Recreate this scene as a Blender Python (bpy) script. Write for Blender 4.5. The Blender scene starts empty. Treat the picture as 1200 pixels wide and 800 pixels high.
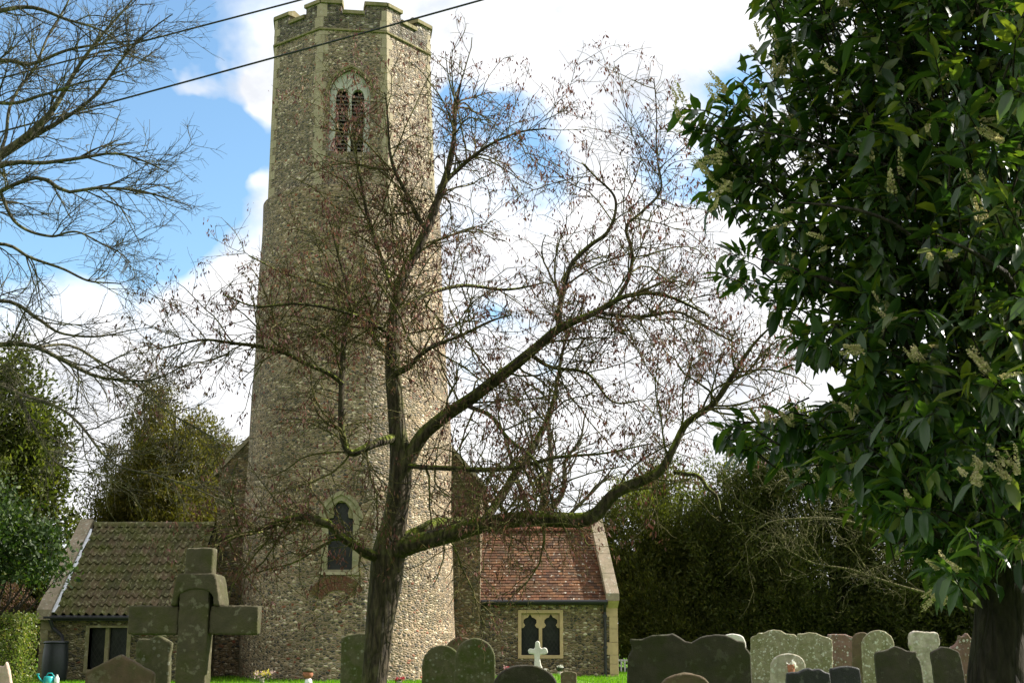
import bpy, bmesh, math, random
import numpy as np
from mathutils import Vector, Matrix
R_ = math.radians
rng = np.random.default_rng(7)
random.seed(7)
SC = bpy.context.scene
COL = SC.collection

# ------------------------------------------------------------------ camera
F = 1570.0
TH = math.atan(345.0/F)
CAMZ = 1.6
cd = bpy.data.cameras.new("camera")
cd.sensor_width = 36.0
cd.lens = F/1200*36
cd.clip_end = 3000
cd.clip_start = 0.05
cam = bpy.data.objects.new("camera", cd)
COL.objects.link(cam)
cam.location = (0, 0, CAMZ)
cam.rotation_euler = (math.pi/2+TH, 0, 0)
SC.camera = cam

# ------------------------------------------------------------------ light
SUN_AZ, SUN_EL = R_(73), R_(38)
sl = bpy.data.lights.new("sun", 'SUN')
sl.energy = 5.0
sl.angle = R_(0.5)
sl.color = (1.0, 0.94, 0.84)
so = bpy.data.objects.new("sun", sl)
COL.objects.link(so)
sdir = Vector((math.cos(SUN_EL)*math.sin(SUN_AZ), math.cos(SUN_EL)*math.cos(SUN_AZ), math.sin(SUN_EL)))
so.rotation_euler = sdir.to_track_quat('Z', 'Y').to_euler()
so.location = (20, 14, 30)

SC.view_settings.view_transform = 'Standard'
SC.view_settings.look = 'None'
SC.view_settings.gamma = 1
SC.view_settings.use_curve_mapping = False
SC.view_settings.exposure = 1.3

def ray(px, py):
    u, v = (px-600)/F, (400-py)/F
    return Vector((u, math.cos(TH)-v*math.sin(TH), math.sin(TH)+v*math.cos(TH)))
def at(px, py, Y):
    d = ray(px, py)
    return Vector((0, 0, CAMZ)) + d*(Y/d.y)
def hit(px, py, p, n):
    d = ray(px, py)
    o = Vector((0, 0, CAMZ))
    return o + d*((p-o).dot(n)/d.dot(n))

class NT:
    def __init__(s, tree):
        s.t = tree
        tree.nodes.clear()
    def n(s, typ, props=None, **ins):
        nd = s.t.nodes.new(typ)
        for k, v in (props or {}).items():
            setattr(nd, k, v)
        for k, v in ins.items():
            key = int(k[1:]) if k[0] == '_' and k[1:].isdigit() else k.replace('_', ' ')
            s.set(nd, key, v)
        return nd
    def set(s, nd, key, v):
        sock = nd.inputs[key]
        if isinstance(v, bpy.types.NodeSocket):
            s.t.links.new(v, sock)
        elif isinstance(v, bpy.types.Node):
            s.t.links.new(v.outputs[0], sock)
        else:
            if sock.type == 'RGBA' and len(v) == 3:
                v = (*v, 1)
            sock.default_value = v
    def math(s, op, a, b=None, c=None, clamp=False):
        nd = s.t.nodes.new('ShaderNodeMath')
        nd.operation = op
        nd.use_clamp = clamp
        for i, x in enumerate((a, b, c)):
            if x is not None:
                s.set(nd, i, x)
        return nd.outputs[0]
    def ramp(s, fac, stops, interp='LINEAR'):
        nd = s.t.nodes.new('ShaderNodeValToRGB')
        nd.color_ramp.interpolation = interp
        el = nd.color_ramp.elements
        while len(el) < len(stops):
            el.new(0.5)
        for e, (p, c) in zip(el, stops):
            e.position = p
            e.color = (c, c, c, 1) if isinstance(c, (int, float)) else (*c, 1)
        s.set(nd, 0, fac)
        return nd.outputs[0]
    def mix(s, fac, a, b, blend='MIX'):
        nd = s.t.nodes.new('ShaderNodeMixRGB')
        nd.blend_type = blend
        s.set(nd, 0, fac); s.set(nd, 1, a); s.set(nd, 2, b)
        return nd.outputs[0]
    def noise(s, vec, scale, detail=4, rough=0.55, dim='3D'):
        nd = s.n('ShaderNodeTexNoise', {'noise_dimensions': dim}, Vector=vec, Scale=scale, Detail=detail, Roughness=rough)
        return nd.outputs[0]
    def scale(s, vec, v, loc=(0, 0, 0)):
        nd = s.n('ShaderNodeMapping', None, Vector=vec)
        nd.inputs['Scale'].default_value = v
        nd.inputs['Location'].default_value = loc
        return nd.outputs[0]

# ------------------------------------------------------------------ sky
W = bpy.data.worlds.new("World")
SC.world = W
W.use_nodes = True
w = NT(W.node_tree)
tc = w.n('ShaderNodeTexCoord')
sky = w.n('ShaderNodeTexSky', {'sky_type': 'NISHITA', 'sun_disc': False, 'sun_elevation': SUN_EL, 'sun_rotation': SUN_AZ,
                               'air_density': 1.0, 'dust_density': 0.6, 'ozone_density': 1.6})
D = tc.outputs['Generated']
nrm = w.n('ShaderNodeVectorMath', {'operation': 'NORMALIZE'}, _0=D).outputs[0]
warp = w.n('ShaderNodeTexNoise', None, Vector=nrm, Scale=7.0, Detail=5.0, Roughness=.55)
wv = w.n('ShaderNodeVectorMath', {'operation': 'MULTIPLY_ADD'}, _0=warp.outputs['Color'], _1=(.08, .08, .08), _2=nrm).outputs[0]
n1 = w.noise(w.scale(wv, (1, 1, 1.7), (.3, .1, .2)), 6.0, 9, 0.58)
dens = w.math('MULTIPLY_ADD', w.math('SUBTRACT', n1, 0.5), 2.4, 1.12)
def hole(px, py, rad, amp):
    global dens
    d = ray(px, py).normalized()
    dt = w.n('ShaderNodeVectorMath', {'operation': 'DOT_PRODUCT'}, _0=wv_n, _1=tuple(d)).outputs['Value']
    g = w.math('POWER', w.math('MAXIMUM', dt, 0.0), 2.0/(rad/F)**2)
    dens = w.math('SUBTRACT', dens, w.math('MULTIPLY', g, amp))
wv2 = w.n('ShaderNodeVectorMath', {'operation': 'MULTIPLY_ADD'}, _0=warp.outputs['Color'], _1=(.16, .16, .16), _2=nrm).outputs[0]
wv3 = w.n('ShaderNodeVectorMath', {'operation': 'SUBTRACT'}, _0=wv2, _1=(.08, .08, .08)).outputs[0]
wv_n = w.n('ShaderNodeVectorMath', {'operation': 'NORMALIZE'}, _0=wv3).outputs[0]
for h_ in ((40, 60, 170, 2.6), (140, 170, 110, 1.9), (190, 275, 65, 1.8), (60, 190, 120, 1.6), (255, 160, 50, 1.9), (205, 30, 30, .8), (215, 72, 24, -1.5), (222, 203, 11, -1.6), (300, 60, 36, -1.2), (285, 225, 18, -.8),
           (560, 165, 34, 1.1), (620, 180, 34, 1.0), (770, 180, 36, .8), (865, 80, 50, 1.3), (840, 185, 40, 1.0), (590, 395, 26, 1.0),
           (650, 450, 22, .8), (-350, 100, 300, 1.4), (1400, 100, 250, 1.0), (560, 465, 24, .7)):
    if h_[3]:
        hole(*h_)
cmask = w.ramp(dens, [(0.10, 0.0), (0.95, 1.0)])
cshade = w.noise(w.scale(wv, (1, 1, 1.7), (3.3, 1.1, .2)), 9.0, 6, 0.6)
ccol = w.ramp(cshade, [(0.32, (4.7, 4.85, 5.15)), (0.58, (6.8, 6.8, 6.9))])
bluesky = w.mix(1.0, sky.outputs[0], (1.10, 1.30, 1.30), 'MULTIPLY')
skycol = w.mix(cmask, bluesky, ccol)
bg = w.n('ShaderNodeBackground', None, Color=skycol, Strength=0.077)
w.n('ShaderNodeOutputWorld', None, Surface=bg)

# ------------------------------------------------------------------ mesh helpers
OFF = {}
def origin_of(o):
    while o is not None:
        if o.name in OFF:
            return OFF[o.name]
        o = o.parent
    return Vector((0, 0, 0))
def tag(o, label=None, cat=None, group=None, kind=None):
    if label: o['label'] = label
    if cat: o['category'] = cat
    if group: o['group'] = group
    if kind: o['kind'] = kind
    return o
def thing(name, loc, label, cat, group=None):
    o = bpy.data.objects.new(name, None)
    COL.objects.link(o)
    o.location = loc
    o.empty_display_size = 0.2
    OFF[o.name] = Vector(loc)
    return tag(o, label, cat, group)
def link_mesh(name, me, mat, parent=None, loc=None, smooth=False):
    if mat: me.materials.append(mat)
    o = bpy.data.objects.new(name, me)
    COL.objects.link(o)
    if parent is not None:
        o.parent = parent
    elif loc is not None:
        o.location = loc
        OFF[o.name] = Vector(loc)
    if smooth:
        me.polygons.foreach_set('use_smooth', [True]*len(me.polygons))
    return o
def build(name, verts, faces, mat, parent=None, loc=None, smooth=False):
    off = origin_of(parent) if parent is not None else Vector(loc or (0, 0, 0))
    me = bpy.data.meshes.new(name)
    me.from_pydata([(v[0]-off.x, v[1]-off.y, v[2]-off.z) for v in verts], [], faces)
    me.update()
    return link_mesh(name, me, mat, parent, loc, smooth)
def build_np(name, V, loops, sizes, mat, parent=None, loc=None, smooth=False):
    """V (N,3); loops flat int array; sizes: verts per face (int or array)"""
    off = origin_of(parent) if parent is not None else Vector(loc or (0, 0, 0))
    V = np.asarray(V, dtype=np.float64)-np.array(off)
    loops = np.asarray(loops, dtype=np.int32)
    if np.isscalar(sizes):
        sizes = np.full(len(loops)//sizes, sizes, dtype=np.int32)
    me = bpy.data.meshes.new(name)
    me.vertices.add(len(V)); me.vertices.foreach_set('co', V.astype(np.float32).ravel())
    me.loops.add(len(loops)); me.loops.foreach_set('vertex_index', loops)
    me.polygons.add(len(sizes))
    st = np.concatenate(([0], np.cumsum(sizes)[:-1])).astype(np.int32)
    me.polygons.foreach_set('loop_start', st)
    if smooth:
        me.polygons.foreach_set('use_smooth', np.ones(len(sizes), dtype=bool))
    me.update(calc_edges=True)
    return link_mesh(name, me, mat, parent, loc, False)

class MB:
    def __init__(s):
        s.v, s.f = [], []
    def add(s, verts, faces):
        b = len(s.v)
        s.v += [tuple(x) for x in verts]
        s.f += [tuple(i+b for i in f) for f in faces]
    def box(s, x0, x1, y0, y1, z0, z1):
        s.add([(x0, y0, z0), (x1, y0, z0), (x1, y1, z0), (x0, y1, z0), (x0, y0, z1), (x1, y0, z1), (x1, y1, z1), (x0, y1, z1)],
              [(0, 3, 2, 1), (4, 5, 6, 7), (0, 1, 5, 4), (1, 2, 6, 5), (2, 3, 7, 6), (3, 0, 4, 7)])
    def hexa(s, a):
        s.add(a, [(0, 3, 2, 1), (4, 5, 6, 7), (0, 1, 5, 4), (1, 2, 6, 5), (2, 3, 7, 6), (3, 0, 4, 7)])
    def prism(s, outline, fr, d0, d1):
        """outline of (a,b) in frame fr=(origin,right,up,normal); from d0 to d1 along the normal"""
        o, r, u, n = fr
        k = len(outline)
        A = [o+r*a+u*b+n*d0 for a, b in outline]
        B = [o+r*a+u*b+n*d1 for a, b in outline]
        s.add(A+B, [tuple(range(k))[::-1], tuple(range(k, 2*k))]+[(i, (i+1) % k, k+(i+1) % k, k+i) for i in range(k)])
    def ring(s, outer, inner, fr, d0, d1, closed=True):
        o, r, u, n = fr
        k = len(outer)
        P = [[o+r*a+u*b+n*d for a, b in ln] for d in (d0, d1) for ln in (outer, inner)]
        F_ = []
        m = k if closed else k-1
        for i in range(m):
            j = (i+1) % k
            F_ += [(i, k+i, k+j, j), (2*k+i, 2*k+j, 3*k+j, 3*k+i), (i, j, 2*k+j, 2*k+i), (k+i, 3*k+i, 3*k+j, k+j)]
        if not closed:
            F_ += [(0, 2*k, 3*k, k), (k-1, 2*k-1, 4*k-1, 3*k-1)]
        s.add(P[0]+P[1]+P[2]+P[3], F_)
    def tube(s, pts, rad, sides=10, cap=True):
        pts = [Vector(p) for p in pts]
        if not hasattr(rad, '__len__'): rad = [rad]*len(pts)
        rings, up = [], None
        for i, p in enumerate(pts):
            t = (pts[min(i+1, len(pts)-1)]-pts[max(i-1, 0)]).normalized()
            if up is None:
                up = Vector((0, 0, 1)) if abs(t.z) < .9 else Vector((0, 1, 0))
            a = t.cross(up).normalized(); b = a.cross(t).normalized(); up = b
            rings.append([p+(a*math.cos(x)+b*math.sin(x))*rad[i] for x in [2*math.pi*k/sides for k in range(sides)]])
        vs = [v for r in rings for v in r]
        fs = []
        for i in range(len(pts)-1):
            for k in range(sides):
                k2 = (k+1) % sides
                fs.append((i*sides+k, i*sides+k2, (i+1)*sides+k2, (i+1)*sides+k))
        if cap:
            fs += [tuple(range(sides))[::-1], tuple(range((len(pts)-1)*sides, len(pts)*sides))]
        s.add(vs, fs)
    def lathe(s, prof, c, sides=20):
        c = Vector(c)
        vs = [c+Vector((r*math.cos(2*math.pi*k/sides), r*math.sin(2*math.pi*k/sides), z)) for r, z in prof for k in range(sides)]
        fs = [(i*sides+k, i*sides+(k+1) % sides, (i+1)*sides+(k+1) % sides, (i+1)*sides+k) for i in range(len(prof)-1) for k in range(sides)]
        fs += [tuple(range(sides))[::-1], tuple(range((len(prof)-1)*sides, len(prof)*sides))]
        s.add(vs, fs)
    def build(s, name, mat, parent=None, loc=None, smooth=False, bevel=0):
        o = build(name, s.v, s.f, mat, parent, loc, smooth)
        bm = bmesh.new(); bm.from_mesh(o.data)
        bmesh.ops.recalc_face_normals(bm, faces=bm.faces)
        if bevel:
            es = [e for e in bm.edges if len(e.link_faces) == 2 and e.calc_face_angle(0) > 0.7]
            bmesh.ops.bevel(bm, geom=es, offset=bevel, segments=2, affect='EDGES', profile=0.6, clamp_overlap=True)
        bm.to_mesh(o.data); bm.free()
        return o
def cut(o, cutter_mb):
    c = cutter_mb.build('cutter', None, o.parent)
    md = o.modifiers.new('b', 'BOOLEAN'); md.operation = 'DIFFERENCE'; md.solver = 'EXACT'; md.object = c
    bpy.context.view_layer.update()
    dg = bpy.context.evaluated_depsgraph_get()
    me = bpy.data.meshes.new_from_object(o.evaluated_get(dg))
    o.modifiers.clear()
    old = o.data; o.data = me
    bpy.data.meshes.remove(old)
    cm = c.data
    bpy.data.objects.remove(c); bpy.data.meshes.remove(cm)

def weather(o, vox=.018, amp=.006, freq=7.0):
    from mathutils import noise
    md = o.modifiers.new('r', 'REMESH'); md.mode = 'VOXEL'; md.voxel_size = vox; md.use_smooth_shade = True
    bpy.context.view_layer.update()
    me = bpy.data.meshes.new_from_object(o.evaluated_get(bpy.context.evaluated_depsgraph_get()))
    o.modifiers.clear()
    mats = list(o.data.materials); old = o.data; o.data = me; bpy.data.meshes.remove(old)
    if not me.materials:
        for m_ in mats: me.materials.append(m_)
    sd = Vector((random.uniform(0, 90), random.uniform(0, 90), 0))
    bm = bmesh.new(); bm.from_mesh(me)
    bmesh.ops.smooth_vert(bm, verts=bm.verts, factor=.5, use_axis_x=True, use_axis_y=True, use_axis_z=True)
    bm.normal_update()
    for v in bm.verts:
        q = v.co*freq+sd
        v.co += v.normal*(amp*(noise.noise(q)+.6*noise.noise(q*2.7)-.9*max(0, noise.noise(q*1.3+sd)-.28)*3))
    bm.to_mesh(me); bm.free()
    me.polygons.foreach_set('use_smooth', [True]*len(me.polygons))

# ------------------------------------------------------------------ materials
def new_mat(name):
    m = bpy.data.materials.new(name); m.use_nodes = True
    return m, NT(m.node_tree)
def finish(t, color, rough=0.85, normal=None, spec=0.3, extra=None, metallic=0.0):
    p = t.n('ShaderNodeBsdfPrincipled', None, Base_Color=color, Roughness=rough, Metallic=metallic)
    p.inputs['Specular IOR Level'].default_value = spec
    if normal is not None: t.set(p, 'Normal', normal)
    sh = p.outputs[0]
    if extra is not None:
        sh = extra(sh)
    t.n('ShaderNodeOutputMaterial', None, Surface=sh)
def bump(t, h, strength=0.5, dist=0.02, prev=None):
    b = t.n('ShaderNodeBump', None, Strength=strength, Distance=dist, Height=h)
    if prev is not None: t.set(b, 'Normal', prev)
    return b.outputs[0]

def mat_flint(name, sc=9.0, mortar=(.30, .25, .18), tint=(1, 1, 1), dark=1.0, moss=0.0, red=0.06, bumpd=0.05):
    m, t = new_mat(name)
    oc = t.n('ShaderNodeTexCoord').outputs['Object']
    ns = t.n('ShaderNodeTexNoise', None, Vector=oc, Scale=2.2, Detail=3.0).outputs['Color']
    v = t.n('ShaderNodeVectorMath', {'operation': 'MULTIPLY_ADD'}, _0=ns, _1=(.10, .10, .07), _2=oc).outputs[0]
    v = t.scale(v, (sc, sc, sc*1.75))
    vo = t.n('ShaderNodeTexVoronoi', {'feature': 'F1'}, Vector=v, Scale=1.0, Randomness=0.82)
    ve = t.n('ShaderNodeTexVoronoi', {'feature': 'DISTANCE_TO_EDGE'}, Vector=v, Scale=1.0, Randomness=0.82)
    sep = t.n('ShaderNodeSeparateColor', None, Color=vo.outputs['Color'])
    k = dark
    st = t.ramp(sep.outputs[0], [(0, (.045*k, .048*k, .05*k)), (.22, (.09*k, .085*k, .075*k)), (.45, (.20*k, .165*k, .115*k)), (.62, (.30*k, .25*k, .18*k)),
                                 (.78, (.16*k, .16*k, .155*k)), (.88, (.44*k, .40*k, .33*k)), (1.0, (.68*k, .65*k, .59*k))])
    redm = t.ramp(sep.outputs[1], [(1-red-.01, 0), (1-red, 1)])
    st = t.mix(redm, st, (.22*k, .075*k, .045*k))
    fine = t.noise(oc, 45, 3)
    st = t.mix(0.55, st, t.ramp(fine, [(.25, .25), (.75, 1.0)]), 'MULTIPLY')
    edge = t.ramp(ve.outputs['Distance'], [(.04, 0), (.15, 1)])
    mo = t.mix(t.noise(oc, 9, 4), mortar, tuple(c*.6 for c in mortar))
    c = t.mix(edge, mo, st)
    big = t.noise(oc, .55, 5, .6)
    c = t.mix(1.0, c, t.ramp(big, [(.3, (.68, .66, .60)), (.7, (1.12, 1.08, 1.02))]), 'MULTIPLY')
    band = t.noise(t.scale(oc, (.25, .25, 2.6)), 1.6, 4, .6)
    c = t.mix(1.0, c, t.ramp(band, [(.32, (.74, .72, .68)), (.68, (1.2, 1.2, 1.2))]), 'MULTIPLY')
    c = t.mix(1.0, c, tint, 'MULTIPLY')
    if moss:
        mm = t.ramp(t.noise(oc, 1.3, 6, .65), [(.48, 0), (.7, moss)])
        c = t.mix(mm, c, (.075, .085, .03))
    h = t.math('ADD', t.ramp(ve.outputs['Distance'], [(.0, 0), (.12, .62), (.3, .9), (.5, 1)]), t.math('MULTIPLY', fine, .25))
    finish(t, c, 0.72, bump(t, h, 0.9, bumpd), 0.35)
    return m
def mat_stone(name, col, col2, lichen=(.45, .46, .38), lamt=0.35, moss=(.07, .085, .02), mamt=0.4, rough=.9, spots=0.0, scale=1.0, streak=0.3):
    m, t = new_mat(name)
    oc = t.n('ShaderNodeTexCoord').outputs['Object']
    oi = t.n('ShaderNodeObjectInfo').outputs['Random']
    oc = t.n('ShaderNodeVectorMath', {'operation': 'MULTIPLY_ADD'}, _0=t.n('ShaderNodeCombineXYZ', None, X=oi, Y=oi, Z=oi), _1=(37, 17, 9), _2=oc).outputs[0]
    a = t.noise(oc, 6*scale, 7, .62)
    c = t.mix(t.ramp(a, [(.3, 0), (.7, 1)]), col, col2)
    sv = t.noise(t.scale(oc, (9, 9, 1.2)), 1.5*scale, 4)
    c = t.mix(t.ramp(sv, [(.45, 0), (.7, streak)]), c, tuple(x*.45 for x in col))
    mo = t.ramp(t.noise(oc, 3.1*scale, 6, .65), [(.47, 0), (.62, mamt)])
    c = t.mix(mo, c, moss)
    li = t.ramp(t.noise(oc, 11*scale, 5, .6), [(.58, 0), (.64, lamt)])
    c = t.mix(li, c, lichen)
    if spots:
        vo = t.n('ShaderNodeTexVoronoi', {'feature': 'F1'}, Vector=oc, Scale=13.0*scale)
        sz = t.n('ShaderNodeSeparateColor', None, Color=vo.outputs['Color']).outputs[0]
        thr = t.math('MULTIPLY', t.ramp(sz, [(.45, 0.0), (1, .55)]), 1.0)
        wob = t.math('MULTIPLY_ADD', t.noise(oc, 60, 2), .18, vo.outputs['Distance'])
        sp = t.math('MULTIPLY', t.math('GREATER_THAN', thr, wob), spots)
        c = t.mix(sp, c, (.62, .63, .56))
    g = t.noise(oc, 70, 3)
    h = t.math('ADD', t.math('MULTIPLY', a, .6), t.math('MULTIPLY', g, .4))
    finish(t, c, rough, bump(t, h, 0.7, 0.02), 0.25)
    return m
def mat_plain(name, col, rough=.7, spec=.3, metallic=0.0, var=.25, scale=20):
    m, t = new_mat(name)
    oc = t.n('ShaderNodeTexCoord').outputs['Object']
    a = t.noise(oc, scale, 5)
    c = t.mix(t.ramp(a, [(.3, 0), (.7, 1)]), tuple(x*(1-var) for x in col), tuple(min(1, x*(1+var)) for x in col))
    finish(t, c, rough, bump(t, a, .25, .005), spec, metallic=metallic)
    return m
def mat_bark(name, c1, c2, lich=(.20, .20, .11), lamt=.5, moss=0.0, scale=1.0, mosscol=(.15, .19, .014)):
    m, t = new_mat(name)
    oc = t.n('ShaderNodeTexCoord').outputs['Object']
    a = t.noise(t.scale(oc, (1, 1, .28)), 28*scale, 6, .65)
    c = t.mix(t.ramp(a, [(.35, 0), (.65, 1)]), c1, c2)
    li = t.ramp(t.noise(oc, 5*scale, 6, .7), [(.5, 0), (.66, lamt)])
    c = t.mix(li, c, lich)
    if moss:
        nz = t.n('ShaderNodeSeparateXYZ', None, Vector=t.n('ShaderNodeNewGeometry').outputs['Normal']).outputs[2]
        mm = t.math('MULTIPLY', t.ramp(nz, [(-.1, 0), (.45, 1)]), t.ramp(t.noise(oc, 4, 6, .7), [(.38, 0), (.54, moss)]))
        c = t.mix(mm, c, mosscol)
    vr = t.n('ShaderNodeTexVoronoi', {'feature': 'DISTANCE_TO_EDGE'}, Vector=t.scale(oc, (1, 1, .22)), Scale=16*scale)
    fur = t.ramp(vr.outputs['Distance'], [(0, 0), (.25, 1)])
    c = t.mix(.55, c, t.ramp(fur, [(0, .35), (1, 1.1)]), 'MULTIPLY')
    finish(t, c, .9, bump(t, t.math('ADD', a, t.math('MULTIPLY', fur, .8)), 1.0, .03), .2)
    return m
def mat_leaf(name, ca, cb, rough=.45, transl=.3, spec=.4, cc=None, tcol=None):
    m, t = new_mat(name)
    ri = t.n('ShaderNodeNewGeometry').outputs['Random Per Island']
    oc = t.n('ShaderNodeTexCoord').outputs['Object']
    stops = [(0, ca), (.75, cb)] + ([(1, cc)] if cc else [])
    c = t.ramp(ri, stops)
    c = t.mix(1.0, c, t.ramp(t.noise(oc, .9, 4), [(.3, .65), (.7, 1.25)]), 'MULTIPLY')
    def ex(sh):
        tr = t.n('ShaderNodeBsdfTranslucent', None, Color=t.mix(1.0, c, tcol or (1.5, 1.7, .6), 'MULTIPLY'))
        return t.n('ShaderNodeMixShader', None, _0=transl, _1=sh, _2=tr).outputs[0]
    finish(t, c, rough, None, spec, ex)
    return m
def mat_tile(name, cols, lichen=.5, lcol=(.50, .48, .40), moss=.3, mcol=(.085, .085, .03), lo=.60):
    m, t = new_mat(name)
    ri = t.n('ShaderNodeNewGeometry').outputs['Random Per Island']
    oc = t.n('ShaderNodeTexCoord').outputs['Object']
    c = t.ramp(ri, [(i/(len(cols)-1), x) for i, x in enumerate(cols)])
    a = t.noise(oc, 14, 6, .65)
    c = t.mix(.6, c, t.ramp(a, [(.3, .45), (.7, 1.2)]), 'MULTIPLY')
    c = t.mix(t.ramp(t.noise(oc, 1.6, 5, .65), [(.42, 0), (.66, moss)]), c, mcol)
    c = t.mix(t.ramp(t.noise(oc, 9, 5, .6), [(lo, 0), (lo+.05, lichen)]), c, lcol)
    finish(t, c, .85, bump(t, a, .6, .012), .25)
    return m

M = {}
M['flint'] = mat_flint('flint', 9.2, red=.025, moss=.3, tint=(1.26, 1.15, 1.03), mortar=(.40, .335, .26))
M['flint_belfry_glare'] = mat_flint('flint_belfry_glare', 10.5, red=.02, moss=.12, tint=(1.36, 1.28, 1.19), mortar=(.38, .33, .27))  # lighter tint paints the hazy glare at the tower top into the flint
M['flint_top'] = mat_flint('flint_parapet', 8.5, mortar=(.26, .23, .17), red=.01, dark=.8)
M['flint_nave'] = mat_flint('flint_nave', 8.0, mortar=(.24, .18, .11), tint=(1.0, .92, .76), red=.012, moss=.5)
M['flint_aisle'] = mat_flint('flint_aisle', 9.0, mortar=(.34, .28, .18), red=.025, tint=(1, .95, .82), dark=1.0)
M['flint_vestry'] = mat_flint('flint_vestry', 9, mortar=(.25, .22, .13), tint=(.95, .93, .72), red=.015, moss=.5, dark=.85)
M['limestone'] = mat_stone('limestone', (.38, .325, .23), (.27, .225, .155), lamt=.25, mamt=.1)
M['limestone_pale'] = mat_stone('limestone_pale', (.50, .37, .20), (.40, .29, .16), lamt=.15, mamt=.05, streak=.15)
M['limestone_green'] = mat_stone('limestone_green', (.26, .22, .12), (.17, .145, .08), lamt=.25, mamt=.5)
M['limestone_dull'] = mat_stone('limestone_dull', (.29, .25, .16), (.19, .165, .105), lamt=.3, mamt=.35)
M['plaster'] = mat_stone('plaster', (.47, .46, .42), (.38, .38, .35), lamt=.1, mamt=.05, streak=.35)
M['coping'] = mat_stone('coping_stone', (.30, .24, .17), (.22, .18, .13), lamt=.5, mamt=.3)
M['brick'] = mat_stone('red_brick', (.13, .045, .026), (.075, .04, .025), lamt=.25, mamt=.6, scale=2.5)
M['tile_red'] = mat_tile('red_tile', [(.078, .034, .017), (.12, .046, .020), (.052, .027, .017), (.18, .08, .034), (.092, .05, .028)], lichen=.85, lo=.62, moss=.45, mcol=(.07, .055, .028))
M['tile_ridge'] = mat_tile('ridge_tile', [(.22, .08, .05), (.27, .11, .07)], lichen=.4)
M['pantile'] = mat_tile('pantile', [(.085, .075, .036), (.115, .082, .044), (.07, .066, .03), (.15, .105, .062), (.105, .098, .045)], lichen=.5, lcol=(.32, .31, .17), moss=.9, mcol=(.075, .085, .016), lo=.56)
M['lead'] = mat_plain('lead', (.62, .64, .68), .5, .5)
M['black'] = mat_plain('black_iron', (.018, .018, .02), .45, .4)
M['butt'] = mat_plain('dark_plastic', (.016, .02, .022), .4, .4)
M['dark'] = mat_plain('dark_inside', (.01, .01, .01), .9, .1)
M['wire'] = mat_plain('wire_sheath', (.02, .022, .026), .6, .3)
M['teal'] = mat_plain('teal_plastic', (.01, .32, .33), .35, .5)
M['white'] = mat_plain('white_plastic', (.72, .72, .70), .4, .4, var=.06)
M['whitewood'] = mat_plain('white_wood', (.62, .61, .56), .6, .3, var=.1)
M['louvre'] = mat_plain('louvre_wood', (.105, .095, .08), .8, .2)
def mat_glass():
    m, t = new_mat('leaded_glass')
    oc = t.n('ShaderNodeTexCoord').outputs['Object']
    s = t.n('ShaderNodeSeparateXYZ', None, Vector=oc)
    u = t.math('ADD', s.outputs[0], t.math('MULTIPLY', s.outputs[2], .62))
    v = t.math('SUBTRACT', s.outputs[0], t.math('MULTIPLY', s.outputs[2], .62))
    def ln(x):
        f = t.math('FRACT', t.math('MULTIPLY', x, 8.5))
        return t.math('GREATER_THAN', t.math('ABSOLUTE', t.math('SUBTRACT', f, .5)), .445)
    lead = t.math('MAXIMUM', ln(u), ln(v))
    c = t.mix(lead, t.ramp(t.noise(oc, 3.5, 4), [(.45, (.006, .007, .006)), (.7, (.022, .025, .02))]), (.028, .028, .024))
    wob = t.noise(oc, 7, 2)
    finish(t, c, t.math('MULTIPLY_ADD', lead, .4, .28), bump(t, t.math('ADD', wob, lead), .35, .012), .25)
    return m
M['glass'] = mat_glass()
M['bark_hazel'] = mat_bark('bark_hazel', (.022, .017, .012), (.085, .065, .042), lich=(.13, .125, .06), lamt=.5, moss=.9)
M['twig_hazel'] = mat_bark('twig_hazel', (.075, .06, .028), (.14, .12, .04), lich=(.24, .25, .06), lamt=.55)
M['bark_dark'] = mat_bark('bark_dark', (.016, .013, .010), (.04, .033, .024), lich=(.07, .07, .04), lamt=.3)
M['bark_grey'] = mat_bark('bark_grey', (.06, .055, .04), (.12, .105, .065), lich=(.24, .25, .09), lamt=.6)
M['twig_lichen'] = mat_bark('twig_lichen', (.075, .07, .03), (.13, .12, .045), lich=(.22, .22, .07), lamt=.6)
M['catkin'] = mat_leaf('catkin', (.085, .038, .036), (.14, .066, .054), .7, .25, .2, cc=(.19, .12, .06), tcol=(1.3, 1.0, .9))
M['laurel'] = mat_leaf('laurel_leaf', (.016, .042, .015), (.042, .082, .020), .36, .36, .5, cc=(.12, .145, .03), tcol=(1.8, 1.9, .45))
M['spike'] = mat_leaf('laurel_flower', (.42, .37, .19), (.56, .50, .29), .8, .25, .2, tcol=(1, 1, .8))
M['yew'] = mat_leaf('yew_needles', (.034, .046, .011), (.066, .08, .016), .6, .4, .2, cc=(.11, .115, .022))
M['yew_gold'] = mat_leaf('yew_needles_golden', (.058, .058, .012), (.11, .098, .018), .6, .42, .2, cc=(.17, .135, .026))
M['yew_green'] = mat_leaf('yew_needles_green', (.042, .054, .013), (.085, .095, .019), .6, .42, .2, cc=(.14, .14, .028))
M['ivy'] = mat_leaf('ivy_leaf', (.012, .028, .007), (.034, .062, .012), .55, .22, .3, cc=(.08, .12, .018))
M['hedge'] = mat_leaf('hedge_leaf', (.07, .11, .02), (.14, .17, .035), .45, .35, .4, cc=(.24, .20, .06))
M['hedge_brown'] = mat_leaf('hedge_brown', (.05, .03, .02), (.10, .055, .035), .7, .2, .2)
M['grassblade'] = mat_leaf('grass_blade', (.07, .17, .006), (.12, .25, .010), .6, .5, .2, cc=(.18, .28, .02), tcol=(1.2, 1.5, .3))
M['flower_pink'] = mat_leaf('petal_pink', (.62, .42, .42), (.72, .60, .55), .7, .3, .2, tcol=(1, .9, .9))
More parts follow.
